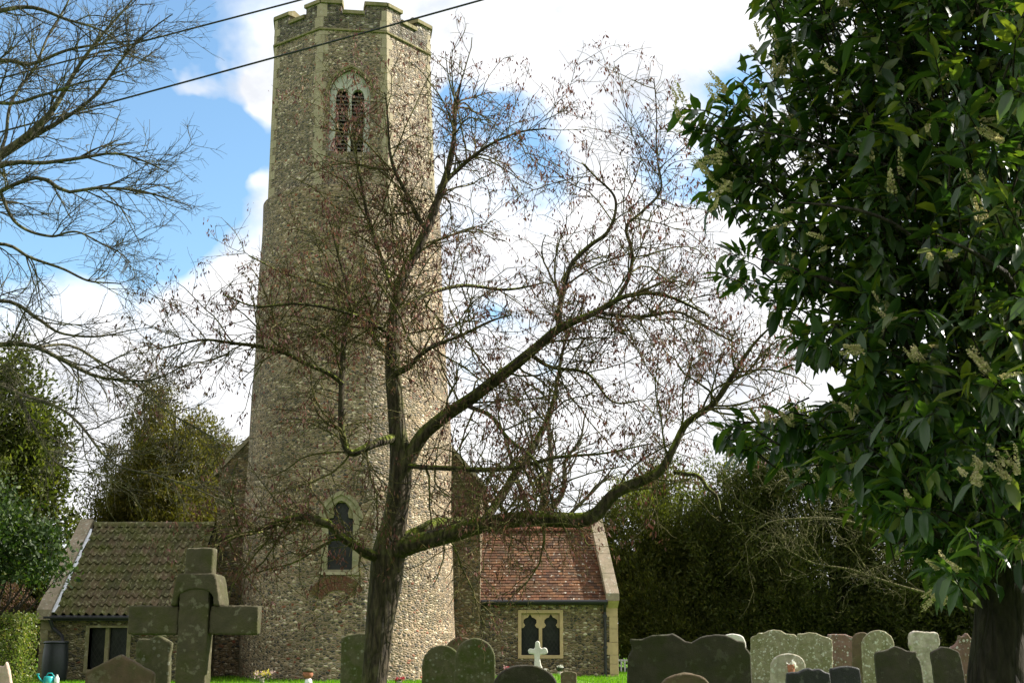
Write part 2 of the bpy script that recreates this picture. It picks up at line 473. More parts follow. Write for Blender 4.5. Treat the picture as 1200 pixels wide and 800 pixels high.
M['flower_yellow'] = mat_leaf('petal_yellow', (.62, .52, .08), (.70, .62, .15), .7, .3, .2, tcol=(1, 1, .6))
M['flower_red'] = mat_leaf('petal_red', (.45, .03, .05), (.5, .12, .14), .7, .3, .2, tcol=(1, .6, .6))
M['flower_white'] = mat_leaf('petal_white', (.7, .72, .62), (.75, .75, .7), .7, .3, .2, tcol=(1, 1, .9))
M['s_moss'] = mat_stone('headstone_mossy', (.085, .078, .04), (.055, .053, .025), lamt=.25, lichen=(.17, .17, .11), mamt=.85, moss=(.04, .05, .008), spots=.12, scale=1.6)
M['s_dark'] = mat_stone('headstone_dark', (.052, .044, .03), (.028, .026, .017), lamt=.25, lichen=(.12, .12, .085), mamt=.65, moss=(.03, .034, .009))
M['s_slate'] = mat_stone('headstone_slate', (.024, .024, .024), (.017, .017, .018), lamt=.08, mamt=.1, rough=.6)
M['s_brown'] = mat_stone('headstone_brown', (.115, .08, .045), (.07, .052, .03), lamt=.2, lichen=(.26, .26, .17), mamt=.6, moss=(.055, .065, .018))
M['s_lichen'] = mat_stone('headstone_lichen', (.27, .25, .155), (.14, .13, .075), lamt=.85, lichen=(.46, .47, .37), mamt=.5, moss=(.10, .105, .03), spots=.4, scale=1.5)
M['s_pale'] = mat_stone('headstone_pale', (.44, .40, .32), (.24, .21, .16), lamt=.75, lichen=(.48, .48, .42), mamt=.25, spots=.3)
M['s_red'] = mat_stone('headstone_red', (.20, .12, .09), (.15, .09, .075), lamt=.5, lichen=(.40, .42, .40), mamt=.3, spots=.6, scale=1.3)
M['s_white'] = mat_stone('headstone_white', (.62, .60, .54), (.52, .50, .44), lamt=.2, mamt=.15)
M['s_cross'] = mat_stone('cross_stone', (.078, .066, .037), (.045, .041, .023), lamt=.2, lichen=(.33, .32, .22), mamt=.7, moss=(.045, .047, .012), spots=.0, scale=1.4)
M['s_pink'] = mat_stone('headstone_pink', (.46, .34, .28), (.36, .26, .21), lamt=.2, mamt=.1)
M['terracotta'] = mat_plain('terracotta', (.30, .12, .07), .8, .2)

# ------------------------------------------------------------------ ground
def gz(x, y):
    s = min(1, max(0, (y-14)/19.0)); s = s*s*(3-2*s)
    z = 0.43*s
    z += 0.04*math.sin(x*.9+1.3)*math.sin(y*.7)*s
    z += 0.30*math.exp(-((x-0.75)/1.1)**2-((y-33.0)/1.6)**2)
    return z
def make_ground():
    m, t = new_mat('grass_ground')
    oc = t.n('ShaderNodeTexCoord').outputs['Object']
    a = t.noise(oc, 14, 7, .7)
    c = t.mix(t.ramp(a, [(.3, 0), (.7, 1)]), (.06, .15, .008), (.11, .22, .014))
    c = t.mix(t.ramp(t.noise(oc, .6, 4), [(.5, 0), (.75, .6)]), c, (.09, .12, .02))
    finish(t, c, .9, bump(t, a, 1.0, .05), .15)
    xs = np.concatenate((np.linspace(-600, -40, 12), np.linspace(-30, 30, 121), np.linspace(40, 600, 12)))
    ys = np.concatenate((np.linspace(-200, -10, 8), np.linspace(-5, 70, 151), np.linspace(80, 1000, 14)))
    V = [(x, y, gz(x, y)) for y in ys for x in xs]
    n = len(xs)
    Fc = [(j*n+i, j*n+i+1, (j+1)*n+i+1, (j+1)*n+i) for j in range(len(ys)-1) for i in range(n-1)]
    tag(build('ground', V, Fc, m, smooth=True), kind='structure')
make_ground()

def leaf_quads(C, Dn, L, Wd, bend=0.15):
    """rhombic leaves: C (N,3) base, Dn (N,3) directions, L, Wd lengths (N)"""
    N = len(C)
    up = rng.normal(size=(N, 3))
    side = np.cross(Dn, up); side /= np.linalg.norm(side, axis=1, keepdims=True)+1e-9
    nn = np.cross(side, Dn)
    L = L[:, None]; Wd = Wd[:, None]
    mid = C+Dn*L*.45+nn*L*bend
    V = np.stack((C, mid+side*Wd*.5, C+Dn*L, mid-side*Wd*.5), 1).reshape(-1, 3)
    return V, np.arange(4*N)
def unit(v):
    return v/(np.linalg.norm(v, axis=-1, keepdims=True)+1e-9)

def make_grass():
    N = 90000
    y = rng.uniform(27.5, 44, N); x = (rng.uniform(-60, 1260, N)-600)/F*y
    z = np.array([gz(a, b) for a, b in zip(x, y)])
    C = np.stack((x, y, z-.01), 1)
    d = unit(np.stack((rng.normal(0, .35, N), rng.normal(0, .35, N), np.ones(N)), 1))
    V, Lp = leaf_quads(C, d, rng.uniform(.05, .12, N), rng.uniform(.008, .018, N))
    tag(build_np('grass', V, Lp, 4, M['grassblade']), 'short bright green grass growing round the church and headstones', 'grass', kind='stuff')
make_grass()

# ------------------------------------------------------------------ church
DC = 40.0                                  # plan distance from the camera to the tower's axis
GZ = 0.40
def azel(px, py):
    d = ray(px, py)
    return math.atan2(d.x, d.y), math.atan2(d.z, math.hypot(d.x, d.y))
def sil(py, xl, xr):
    aL, eL = azel(xl, py); aR, eR = azel(xr, py)
    a = (aL+aR)/2; h = (aR-aL)/2
    R = DC*math.sin(h)
    z = CAMZ+math.sqrt(DC*DC-R*R)*math.tan((eL+eR)/2)
    return Vector((DC*math.sin(a), DC*math.cos(a), z)), R
church = thing('church', at(408, 790, 40).xy.to_3d()+Vector((0, 0, GZ)), 'old flint church with a tall round tower and two low tiled side buildings', 'church')
PROF = [(800, 278, 534), (760, 280, 533), (720, 282, 532), (640, 284.5, 530.5), (512, 291, 528), (420, 299, 523), (370, 301, 520.5), (300, 304.5, 517), (247, 308, 514.5)]
rings = [sil(*p) for p in PROF]
rings[0][0].z = GZ-.3
def make_shaft():
    # resample in z
    zs = [r[0].z for r in rings]
    NZ, NS = 60, 96
    V = []
    for j in range(NZ+1):
        z = zs[0]+(zs[-1]-zs[0])*j/NZ
        cx = np.interp(z, zs, [r[0].x for r in rings]); cy = np.interp(z, zs, [r[0].y for r in rings]); rr = np.interp(z, zs, [r[1] for r in rings])
        for k in range(NS):
            a = 2*math.pi*k/NS
            q = rr+.02*math.sin(3*a+z)+.012*math.sin(7*a+z*1.9)
            V.append((cx+q*math.cos(a), cy+q*math.sin(a), z))
    Fc = [(j*NS+k, j*NS+(k+1) % NS, (j+1)*NS+(k+1) % NS, (j+1)*NS+k) for j in range(NZ) for k in range(NS)]
    Fc += [tuple(range(NS))[::-1], tuple(range(NZ*NS, (NZ+1)*NS))]
    return build('tower_shaft', V, Fc, M['flint'], church)
shaft = make_shaft()
a0 = azel(412, 150)[0]
cvec = Vector((-math.sin(a0), -math.cos(a0), 0)); rvec = Vector((math.cos(a0), -math.sin(a0), 0)); UP = Vector((0, 0, 1))
def octo(py, xl, xr):
    aL, eL = azel(xl, py); aR, eR = azel(xr, py)
    a = (aL+aR)/2; h = (aR-aL)/2
    # R*.924 = tan(h)*(DC - R*.383)
    R = math.tan(h)*DC/(.9239+.3827*math.tan(h))
    dist = (DC-R*.3827)/math.cos(h)
    return Vector((DC*math.sin(a), DC*math.cos(a), CAMZ+dist*math.tan((eL+eR)/2))), R
o_lo, R_lo = octo(250, 313.5, 510)
o_hi, R_hi = octo(60, 322, 503.5)
def ocen(z):
    t = (z-o_lo.z)/(o_hi.z-o_lo.z)
    c = o_lo.lerp(o_hi, t); c.z = z
    return c, R_lo+(R_hi-R_lo)*t
def overt(z, k, dr=0.0):
    c, R = ocen(z)
    ph = R_(22.5+45*k)
    return c+(cvec*math.cos(ph)+rvec*math.sin(ph))*(R+dr)
fp = ocen(o_hi.z)[0]+cvec*(ocen(o_hi.z)[1]*.9239)
def zf(py, px=411): return hit(px, py, fp, cvec).z
z_str, z_sill, z_top = zf(38.5), zf(12), zf(1)
def oct_prism(mb, z0, z1, dr=0.0):
    A = [overt(z0, k, dr) for k in range(8)]; B = [overt(z1, k, dr) for k in range(8)]
    mb.add(A+B, [tuple(range(8)), tuple(range(8, 16))]+[(k, (k+1) % 8, 8+(k+1) % 8, 8+k) for k in range(8)])
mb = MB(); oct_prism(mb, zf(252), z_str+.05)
belfry = mb.build('belfry', M['flint_belfry_glare'], church)
# weathered ledge where the round shaft meets the octagon
mb = MB(); oct_prism(mb, z_str+.04, z_str+.105, .06)
mb.build('string_course', M['limestone_green'], church, bevel=.02)
def parapet():
    wall, cop = MB(), MB()
    th = .34
    for k in range(8):
        z0 = z_str+.05
        a, b = overt(z0, k-1, .02), overt(z0, k, .02)
        ia, ib = overt(z0, k-1, -th), overt(z0, k, -th)
        def seg(t0, t1, zt, ch, ext):
            p = [a.lerp(b, t0), a.lerp(b, t1), ia.lerp(ib, t1), ia.lerp(ib, t0)]
            wall.hexa(p+[q+UP*(zt-ch-z0) for q in p])
            o = (b-a).normalized(); nv = Vector((o.y, -o.x, 0))
            if nv.dot(p[0]-ocen(z0)[0]) < 0: nv = -nv
            e0, e1 = ext
            P = [p[0]+nv*.06-o*e0, p[1]+nv*.06+o*e1, p[2]-nv*.06+o*e1, p[3]-nv*.06-o*e0]
            lo = [q+UP*(zt-ch-z0) for q in P]
            hi = [q+UP*(zt-z0-.03) for q in P]
            mid = [p[0].lerp(p[3], .5)-o*e0, p[1].lerp(p[2], .5)+o*e1]
            cop.hexa(lo+hi)
            top = [q+UP*(zt-z0+.07) for q in mid]
            cop.add([hi[0], hi[1], hi[2], hi[3], top[0], top[1]], [(0, 1, 5, 4), (2, 3, 4, 5), (1, 2, 5), (3, 0, 4)])
        t0, t1 = .305, .69
        seg(0, t0, z_top, .14, (.0, .04)); seg(t1, 1, z_top, .14, (.04, .0)); seg(t0+.001, t1-.001, z_sill, .14, (-.045, -.045))
    wall.build('parapet', M['flint_top'], church)
    cop.build('coping', M['limestone_green'], church)
parapet()
def quoin(k, name, za, zb_, dr):
    mb = MB()
    z, i = za, 0
    while z < zb_-.03:
        z2 = min(z+random.uniform(.22, .36), zb_)
        if zb_-z2 < .12: z2 = zb_
        c, R = ocen(z)
        p = overt(z, k, dr); pl, pr = overt(z, k-1, dr), overt(z, k+1, dr)
        l1, l2 = ((.13, .24) if i % 2 else (.20, .12))
        l1 += random.uniform(-.03, .03); l2 += random.uniform(-.03, .03)
        d1, d2 = (pl-p).normalized(), (pr-p).normalized()
        inn = (c-p).normalized()*.12
        P = [p, p+d1*l1, p+d1*l1+inn, p+inn, p+d2*l2+inn, p+d2*l2]
        Q = [q+UP*(z2-z-.010) for q in P]
        mb.add(P+Q, [(0, 1, 2, 3), (0, 3, 4, 5), (6, 9, 8, 7), (6, 11, 10, 9), (0, 6, 7, 1), (1, 7, 8, 2), (2, 8, 9, 3), (3, 9, 10, 4), (4, 10, 11, 5), (5, 11, 6, 0)])
        z = z2; i += 1
    mb.build(name, M['limestone'], church)
for k in range(8):
    quoin(k, 'quoin', zf(250), z_str+.015, .012)
    quoin(k, 'parapet_quoin', z_str+.125, z_top-.15, .036)

def arch_pts(hw, spring, apex, n=12, flat=False):
    """pointed arch from (-hw,spring) over (0,apex) to (hw,spring)"""
    h = apex-spring
    R = (h*h+hw*hw)/(2*hw)
    a1 = math.asin(min(1, h/R)) if R >= hw else math.pi-math.asin(min(1, h/R))
    L = [(-hw+R-R*math.cos(a1*i/n), spring+R*math.sin(a1*i/n)) for i in range(n+1)]
    return L+[(-x, y) for x, y in L[::-1][1:]]

# belfry window
S = DC/F*.965
wf = (hit(409.5, 150, fp, cvec), rvec, UP, cvec)
zb = wf[0].z
def wz(py): return zf(py, 409)-zb
def bw():
    spring, apex, sill = wz(112), wz(82), wz(179)
    hw = 24.5*S
    A = arch_pts(hw, spring, apex)
    cutm = MB(); cutm.prism([(-hw, sill)]+A+[(hw, sill)], wf, -.45, .5)
    cut(belfry, cutm)
    mb = MB()
    n = len(A)
    outer = [(-hw-.07, sill-.12)]+arch_pts(hw+.07, spring, apex+.06)+[(hw+.07, sill-.12)]
    inner = [(-hw, sill)]+A+[(hw, sill)]
    mb.ring(outer, inner, wf, -.40, .02)
    fr = mb.build('belfry_window', M['limestone'], church)
    hm = MB(); hm.ring(arch_pts(hw+.13, spring-.05, apex+.13), arch_pts(hw+.071, spring-.05, apex+.061), wf, -.05, .09, closed=False)
    hm.build('hood_mould', M['limestone_green'], fr)
    # tympanum with two round headed lights
    lw, mw = 7.6*S, 3.6*S
    lc = lw+mw/2
    hz = wz(113)
    low = []
    def head(cx):
        return [(cx-lw*math.cos(math.pi*i/10), hz+wz(104)*0+(.28)*math.sin(math.pi*i/10)) for i in range(11)]
    pts = [(-hw+.005, sill+.01), (-lc-lw, sill+.01)]+head(-lc)+[(-lc+lw, sill+.01), (lc-lw, sill+.01)]+head(lc)+[(lc+lw, sill+.01), (hw-.005, sill+.01)]
    pts += [(x*.99, y) for x, y in arch_pts(hw, spring, apex)[::-1]]
    t = MB(); t.prism(pts, wf, -.30, -.10)
    t.build('tympanum', M['plaster'], fr)
    for s in (-1, 1):
        l = MB(); z = sill+.03
        while z < hz+.12:
            o, r, u, n_ = wf
            q = [o+r*(s*lc-lw-.02)+u*z+n_*-.13, o+r*(s*lc+lw+.02)+u*z+n_*-.13, o+r*(s*lc+lw+.02)+u*(z+.10)+n_*-.28, o+r*(s*lc-lw-.02)+u*(z+.10)+n_*-.28]
            l.hexa(q+[p+u*.025 for p in q])
            z += .125
        l.build('louvre', M['louvre'], fr)
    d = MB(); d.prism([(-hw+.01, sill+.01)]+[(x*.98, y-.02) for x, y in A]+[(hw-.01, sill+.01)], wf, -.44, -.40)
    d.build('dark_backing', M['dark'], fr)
bw()

# lancet on the shaft
def lancet():
    zmid = CAMZ+(DC-3.2)*math.tan(azel(399, 625)[1])
    zs = [r[0].z for r in rings]
    cx = np.interp(zmid, zs, [r[0].x for r in rings]); cy = np.interp(zmid, zs, [r[0].y for r in rings]); rr = np.interp(zmid, zs, [r[1] for r in rings])
    d = ray(399, 625); dx = Vector((d.x, d.y, 0)).normalized()
    c = Vector((cx, cy, 0))
    # intersection of the horizontal ray with the circle
    b = dx.dot(c); disc = b*b-(c.length_squared-rr*rr); tt = b-math.sqrt(disc)
    p = dx*tt
    n = (p-c).normalized()
    n = (n*.6-dx*.4).normalized()
    r = Vector((-n.y, n.x, 0))
    p.z = zmid
    fr = (p, r, UP, n)
    s = tt/F*1.01
    def Z(py): return hit(399, py, p, n).z-zmid
    hw = 14*s; spring, apex, sill = Z(606), Z(586), Z(667)
    cm = MB(); cm.prism([(-hw-.02, sill-.02)]+arch_pts(hw+.02, spring, apex+.02)+[(hw+.02, sill-.02)], fr, -.5, .5)
    cut(shaft, cm)
    mb = MB()
    outer = [(-hw-.17, sill-.06)]+arch_pts(hw+.17, spring, apex+.15)+[(hw+.17, sill-.06)]
    inner = [(-hw, sill)]+arch_pts(hw, spring, apex)+[(hw, sill)]
    mb.ring(outer, inner, fr, -.30, .015)
    wn = mb.build('lancet_window', M['limestone_dull'], church)
    h = MB(); h.ring(arch_pts(hw+.27, spring-.08, apex+.26), arch_pts(hw+.172, spring-.08, apex+.155), fr, -.12, .07, closed=False)
    h.build('hood_mould', M['limestone_dull'], wn)
    si = MB(); si.prism([(-hw-.22, sill-.14), (hw+.22, sill-.14), (hw+.2, sill-.061), (-hw-.2, sill-.061)], fr, -.2, .06)
    si.build('sill', M['limestone'], wn)
    # cusped head
    A = arch_pts(hw-.001, spring, apex-.002)
    cus = [(hw*.98, spring-.02), (hw*.62, spring+.0), (hw*.55, spring+.13), (hw*.66, spring+.26), (hw*.3, spring+.46), (0, apex-.05), (-hw*.3, spring+.46), (-hw*.66, spring+.26), (-hw*.55, spring+.13), (-hw*.62, spring), (-hw*.98, spring-.02)]
    cus = [(x, min(y, apex-.05)) for x, y in cus]
    t = MB(); t.prism(A+cus, fr, -.16, -.06)
    t.build('tracery', M['limestone_green'], wn)
    g = MB(); g.prism(inner, fr, -.24, -.21)
    g.build('glass', M['glass'], wn)
    # brick patch: segments of a relieving arch below the sill
    bp = MB()
    zc = Z(712)
    for i in range(15):
        th = R_(150-i*8.2)
        for (r0, r1) in ((.44, .64), (.655, .85)):
            ths = [th-R_(3.6), th+R_(3.6)]
            q = []
            for dn in (-.3, .03):
                for rr_, a in ((r0, ths[0]), (r1, ths[0]), (r1, ths[1]), (r0, ths[1])):
                    x = rr_*math.cos(a)*1.0-.05; y = zc+rr_*math.sin(a)*.95+.06
                    sag = x*x/(2*rr)
                    q.append(p+r*x+UP*y+n*(dn-sag+random.uniform(-.006, .006)))
            bp.hexa(q)
    bp.build('brick_patch', M['brick'], church)
lancet()

# nave west wall behind the tower, with its roof
YN = 40.2
def nave():
    L, Rr = at(250, 700, YN).x, at(562.5, 700, YN).x
    zeL, zeR = at(250, 548, YN).z, at(566, 566, YN).z
    zr = at(410, 395, YN).z
    pts = [(L, GZ-.3), (Rr, GZ-.3), (Rr, zeR-.05), ((L+Rr)/2, zr), (L, zeL-.1)]
    mb = MB()
    YB = 54
    mb.prism(pts, (Vector((0, YN, 0)), Vector((1, 0, 0)), UP, Vector((0, 1, 0))), 0, YB-YN)
    mb.build('nave_wall', M['flint_nave'], church)
    rf = MB()
    mx = (L+Rr)/2
    for (xa, za) in ((L-.15, zeL-.25), (Rr+.15, zeR-.2)):
        rf.hexa([(xa, YN-.05, za), (mx, YN-.05, zr+.02), (mx, YB+.2, zr+.02), (xa, YB+.2, za), (xa, YN-.05, za+.16), (mx, YN-.05, zr+.18), (mx, YB+.2, zr+.18), (xa, YB+.2, za+.16)])
    rf.build('nave_roof', M['coping'], church)
nave()

def aisle():
    YE, YR, YB = 40.75, 43.4, 46.1
    XL, XR = at(561, 750, YE).x+.05, at(723.5, 740, YE).x
    ze, zr = at(640, 703, YE).z, at(640, 622, YR).z
    fr = (Vector((XL, 0, 0)), Vector((0, 1, 0)), UP, Vector((1, 0, 0)))
    KS = (XR-at(704, 620, YR).x)/(YR-YE)
    pg = [(YE, GZ-.4), (YB, GZ-.4), (YB, ze), (YR, zr-.08), (YE, ze)]
    mb = MB(); mb.add([(XL, y, z) for y, z in pg]+[(XR-KS*(y-YE), y, z) for y, z in pg], [(0, 1, 2, 3, 4), (9, 8, 7, 6, 5)]+[(i, (i+1) % 5, 5+(i+1) % 5, 5+i) for i in range(5)])
    wall = mb.build('aisle_wall', M['flint_aisle'], church)
    # window
    s = YE/F
    x0, x1 = at(611, 745, YE).x, at(656, 745, YE).x
    z0, z1 = at(640, 767, YE).z, at(640, 718, YE).z
    wf_ = (Vector((x0, YE, z0)), Vector((1, 0, 0)), UP, Vector((0, -1, 0)))
    Wd, Ht = x1-x0, z1-z0
    c = MB(); c.prism([(0, 0), (Wd, 0), (Wd, Ht), (0, Ht)], wf_, -.4, .4); cut(wall, c)
    b = .10
    m = MB(); m.ring([(-b, -b), (Wd+b, -b), (Wd+b, Ht+b), (-b, Ht+b)], [(0, 0), (Wd, 0), (Wd, Ht), (0, Ht)], wf_, -.3, .02)
    wn = m.build('aisle_window', M['limestone_pale'], church, bevel=.008)
    mw = .05
    l = MB(); l.box(x0+Wd/2-mw, x0+Wd/2+mw, YE+.08, YE+.2, z0, z1); l.build('mullion', M['limestone_pale'], wn)
    lw = (Wd/2-mw)
    tr = MB()
    for k in (0, 1):
        o = k*(Wd/2+mw)
        cus = [(0, -.44), (.13, -.42), (.22, -.35), (.12, -.27), (.14, -.19), (.27, -.14), (.38, -.12), (.5, -.02)]
        cus = cus+[(1-x, y) for x, y in cus[::-1][1:]]
        pts = [(o, Ht-.002)]+[(o+x*lw, Ht+y) for x, y in cus]+[(o+lw, Ht-.002)]
        # small pierced eye between the heads is left out by notching the polygon
        tr.prism(pts, wf_, -.2, -.09)
    tr.build('tracery', M['limestone_pale'], wn)
    g = MB(); g.box(x0, x1, YE+.24, YE+.26, z0, z1); g.build('glass', M['glass'], wn)
    # quoin at the outer corner
    q = MB(); z = GZ-.2; i = 0
    while z < ze-.05:
        h = random.uniform(.26, .4); z2 = min(z+h, ze-.01); ln = .36 if i % 3 == 0 else .24
        q.box(XR-ln, XR+.015, YE-.015, YE+.3, z, z2-.008); z = z2; i += 1
    q.build('aisle_quoin', M['limestone_pale'], church, bevel=.006)
    # tiles
    sl_ = Vector((0, YR-YE, zr-ze)); Ls = sl_.length; sd = sl_/Ls; nn = Vector((0, -sd.z, sd.y))
    n = 27; tw = .168
    t = MB()
    lo = -.18
    xa, xb = XL-.02, XR-.22
    for j in range(n):
        s0 = lo+(Ls-lo)*j/n; s1 = s0+(Ls-lo)/n*1.5
        s1 = min(s1, Ls+.03)
        x = xa-(tw/2 if j % 2 else 0)
        while x < xb:
            xx0, xx1 = max(x+.003, xa), min(x+tw-.003, xb-KS*(sd*s0).y)
            if xx1-xx0 > .03:
                jit = random.uniform(-.004, .006); dsl = random.uniform(-.006, .006)
                P = []
                for (ss, lift) in ((s0+dsl, .038+jit), (s1, .012+jit*.5)):
                    for hh in (0, .016):
                        for xx in (xx0, xx1):
                            p = Vector((xx, YE, ze))+sd*ss+nn*(lift+hh); P.append(p)
                a = P
                t.hexa([a[0], a[1], a[5], a[4], a[2], a[3], a[7], a[6]])
            x += tw
    t.build('aisle_roof', M['tile_red'], church)
    bs = MB(); bs.hexa([(XL, YE-.1, ze-.1), (XR-.2, YE-.1, ze-.1), (XR-.55, YR, zr-.03), (XL, YR, zr-.03), (XL, YE-.1, ze-.085), (XR-.2, YE-.1, ze-.085), (XR-.55, YR, zr-.01), (XL, YR, zr-.01)])
    bs.hexa([(XL, YB+.15, ze-.12), (XR-.8, YB+.15, ze-.12), (XR-.5, YR, zr), (XL, YR, zr), (XL, YB+.15, ze-.02), (XR-.8, YB+.15, ze-.02), (XR-.5, YR, zr+.06), (XL, YR, zr+.06)])
    bs.build('roof_boarding', M['tile_red'], church)
    rt = MB(); x = XL
    while x < XR-.55:
        x2 = min(x+.42, XR-.50)
        pr = [Vector((0, .15*math.cos(a), .13*math.sin(a)-.03)) for a in [math.pi*k/8 for k in range(9)]]
        A = [Vector((x+.006, YR, zr+.06))+p for p in pr]; B = [Vector((x2, YR, zr+.06))+p for p in pr]
        A2 = [v-Vector((0, 0, .03)) for v in A]; B2 = [v-Vector((0, 0, .03)) for v in B]
        k = 9
        rt.add(A+B+A2+B2, [(i, i+1, k+i+1, k+i) for i in range(8)]+[(2*k+i, 3*k+i, 3*k+i+1, 2*k+i+1) for i in range(8)]+[(i, 2*k+i, 2*k+i+1, i+1) for i in range(8)]+[(k+i, k+i+1, 3*k+i+1, 3*k+i) for i in range(8)])
        x = x2
    rt.build('ridge_tile', M['tile_ridge'], church)
    # gable coping on the outer end
    cp = MB()
    top = at(697, 607, YR-.05); bot = at(717, 697, YE-.22)
    w1, w2 = .34, .36
    def sec(p, w):
        return [p+Vector((-.17, 0, -.16)), p+Vector((w-.12, 0, -.16)), p+Vector((w-.12, 0, .06)), p+Vector((-.17, 0, .06))]
    nseg = 4
    for i in range(nseg):
        pa, pb = bot.lerp(top, i/nseg), bot.lerp(top, (i+1)/nseg-.004)
        cp.hexa(sec(pa, w1)+sec(pb, w1))
    bk = Vector((top.x-KS*(YB-YR), YB+.2, bot.z))
    cp.hexa(sec(top, w1)+sec(bk, w1))
    cp.build('gable_coping', M['coping'], church, bevel=.012)
    kn = MB(); kx = bot.x+.22
    kn.hexa([(XR-.28, YE-.03, ze-.22), (XR+.02, YE-.03, ze-.22), (XR+.02, YE+.3, ze-.22), (XR-.28, YE+.3, ze-.22),
             (XR-.28, YE-.24, ze-.02), (XR+.05, YE-.24, ze-.02), (XR+.05, YE+.3, ze-.02), (XR-.28, YE+.3, ze-.02)])
    kn.build('kneeler', M['limestone_pale'], church)
    # infill parapet under the coping
    gt = MB(); gt.tube([(XL+.03, YE-.24, ze-.05), (XR-.3, YE-.24, ze-.05)], .065, 10)
    gt.build('gutter', M['black'], church)
    gt = MB(); gt.box(XL+.02, XR-.3, YE-.17, YE-.03, ze-.13, ze-.01); gt.build('fascia', M['black'], church)
    dp = MB(); xd = at(709, 750, YE).x
    dp.tube([(xd, YE-.24, ze-.08), (xd, YE-.20, ze-.2), (xd, YE-.07, ze-.34), (xd, YE-.07, GZ-.1)], .045, 10)
    dp = dp.build('downpipe', M['black'], church)
    for zz in (ze-.5, ze-1.4):
        br = MB(); br.box(xd-.06, xd+.06, YE-.12, YE+.01, zz, zz+.07); br.build('pipe_bracket', M['black'], dp)
aisle()

def vestry():
    YE, YR, YB = 36.6, 39.5, 42.4
    XL, XR = at(47.5, 745, YE).x, at(251, 640, YR).x-.0
    ze, zr = at(100, 716, YE).z, at(150, 617, YR).z
    fr = (Vector((XL, 0, 0)), Vector((0, 1, 0)), UP, Vector((1, 0, 0)))
    mb = MB(); mb.prism([(YE, GZ-.4), (YB, GZ-.4), (YB, ze-.05), (YR, zr-.12), (YE, ze-.05)], fr, 0, XR-XL)
    wall = mb.build('vestry_wall', M['flint_vestry'], church)
    x0, x1 = at(104.5, 745, YE).x, at(149, 745, YE).x
    z0, z1 = at(120, 784, YE).z, at(120, 735, YE).z
    wf_ = (Vector((x0, YE, z0)), Vector((1, 0, 0)), UP, Vector((0, -1, 0)))
    Wd, Ht = x1-x0, z1-z0
    c = MB(); c.prism([(0, 0), (Wd, 0), (Wd, Ht), (0, Ht)], wf_, -.4, .4); cut(wall, c)
    b = .10
    m = MB(); m.ring([(-b, -b), (Wd+b, -b), (Wd+b, Ht+b*.6), (-b, Ht+b*.6)], [(0, 0), (Wd, 0), (Wd, Ht), (0, Ht)], wf_, -.3, .02)
    wn = m.build('vestry_window', M['limestone_green'], church, bevel=.006)
    l = MB(); xm = at(124.5, 745, YE).x; l.box(xm-.05, xm+.05, YE+.08, YE+.2, z0, z1); l.build('mullion', M['limestone_green'], wn)
    g = MB(); g.box(x0, x1, YE+.24, YE+.26, z0, z1); g.build('glass', M['glass'], wn)
    # pantiles
    sl_ = Vector((0, YR-YE, zr-ze)); Ls = sl_.length; sd = sl_/Ls; nn = Vector((0, -sd.z, sd.y))
    t = MB(); n = 11; tw = .205; lo = -.22
    x = XL+.38
    prof = [(0, .0), (.12, .056), (.25, .078), (.38, .056), (.5, .012), (.64, -.010), (.8, -.012), (.93, .004), (1.06, .035)]
    while x < XR-.02:
        for j in range(n):
            s0 = lo+(Ls-lo)*j/n+random.uniform(-.014, .014); s1 = min(s0+(Ls-lo)/n*1.22, Ls)
            jit = random.uniform(-.008, .008); jx = random.uniform(-.006, .006)
            k = len(prof)
            rows = []
            for ss, lf in ((s0, .075), (s0, .055), (s1, .02)):
                pass
            A = [Vector((x+px_*tw+jx, YE, ze))+sd*s0+nn*(.075+jit+pz) for px_, pz in prof]
            A2 = [Vector((x+px_*tw+jx, YE, ze))+sd*s0+nn*(.055+jit+pz) for px_, pz in prof]
            B = [Vector((x+px_*tw+jx, YE, ze))+sd*s1+nn*(.028+jit*.4+pz) for px_, pz in prof]
            t.add(A+A2+B, [(i, i+1, 2*k+i+1, 2*k+i) for i in range(k-1)]+[(k+i, i, i+1, k+i+1)[::-1] for i in range(k-1)])
        x += tw
    o = t.build('vestry_roof', M['pantile'], church)
    bs = MB(); bs.hexa([(XL+.1, YE-.15, ze-.17), (XR, YE-.15, ze-.17), (XR, YR, zr-.03), (XL+.1, YR, zr-.03), (XL+.1, YE-.15, ze-.12), (XR, YE-.15, ze-.12), (XR, YR, zr+.0), (XL+.1, YR, zr+.0)])
    bs.hexa([(XL, YB+.15, ze-.15), (XR, YB+.15, ze-.15), (XR, YR, zr), (XL, YR, zr), (XL, YB+.15, ze-.02), (XR, YB+.15, ze-.02), (XR, YR, zr+.06), (XL, YR, zr+.06)])
    bs.build('roof_boarding', M['dark'], church)
    rt = MB(); x = XL+.35
    while x < XR:
        x2 = min(x+.40, XR)
        pr = [Vector((0, .13*math.cos(a), .12*math.sin(a)-.02)) for a in [math.pi*k/8 for k in range(9)]]
        z_ = zr+.05+random.uniform(-.008, .008)
        A = [Vector((x+.008, YR, z_))+p for p in pr]; B = [Vector((x2, YR, z_))+p for p in pr]
        A2 = [v-Vector((0, 0, .03)) for v in A]; B2 = [v-Vector((0, 0, .03)) for v in B]
        k = 9
        rt.add(A+B+A2+B2, [(i, i+1, k+i+1, k+i) for i in range(8)]+[(2*k+i, 3*k+i, 3*k+i+1, 2*k+i+1) for i in range(8)]+[(i, 2*k+i, 2*k+i+1, i+1) for i in range(8)]+[(k+i, k+i+1, 3*k+i+1, 3*k+i) for i in range(8)])
        x = x2
    rt.build('ridge_tile', M['pantile'], church)
    cp = MB(); top = Vector((XL+.05, YR, zr+.16)); bot = Vector((XL+.05, YE-.25, ze-.02)); bk = Vector((XL+.05, YB+.3, ze-.02))
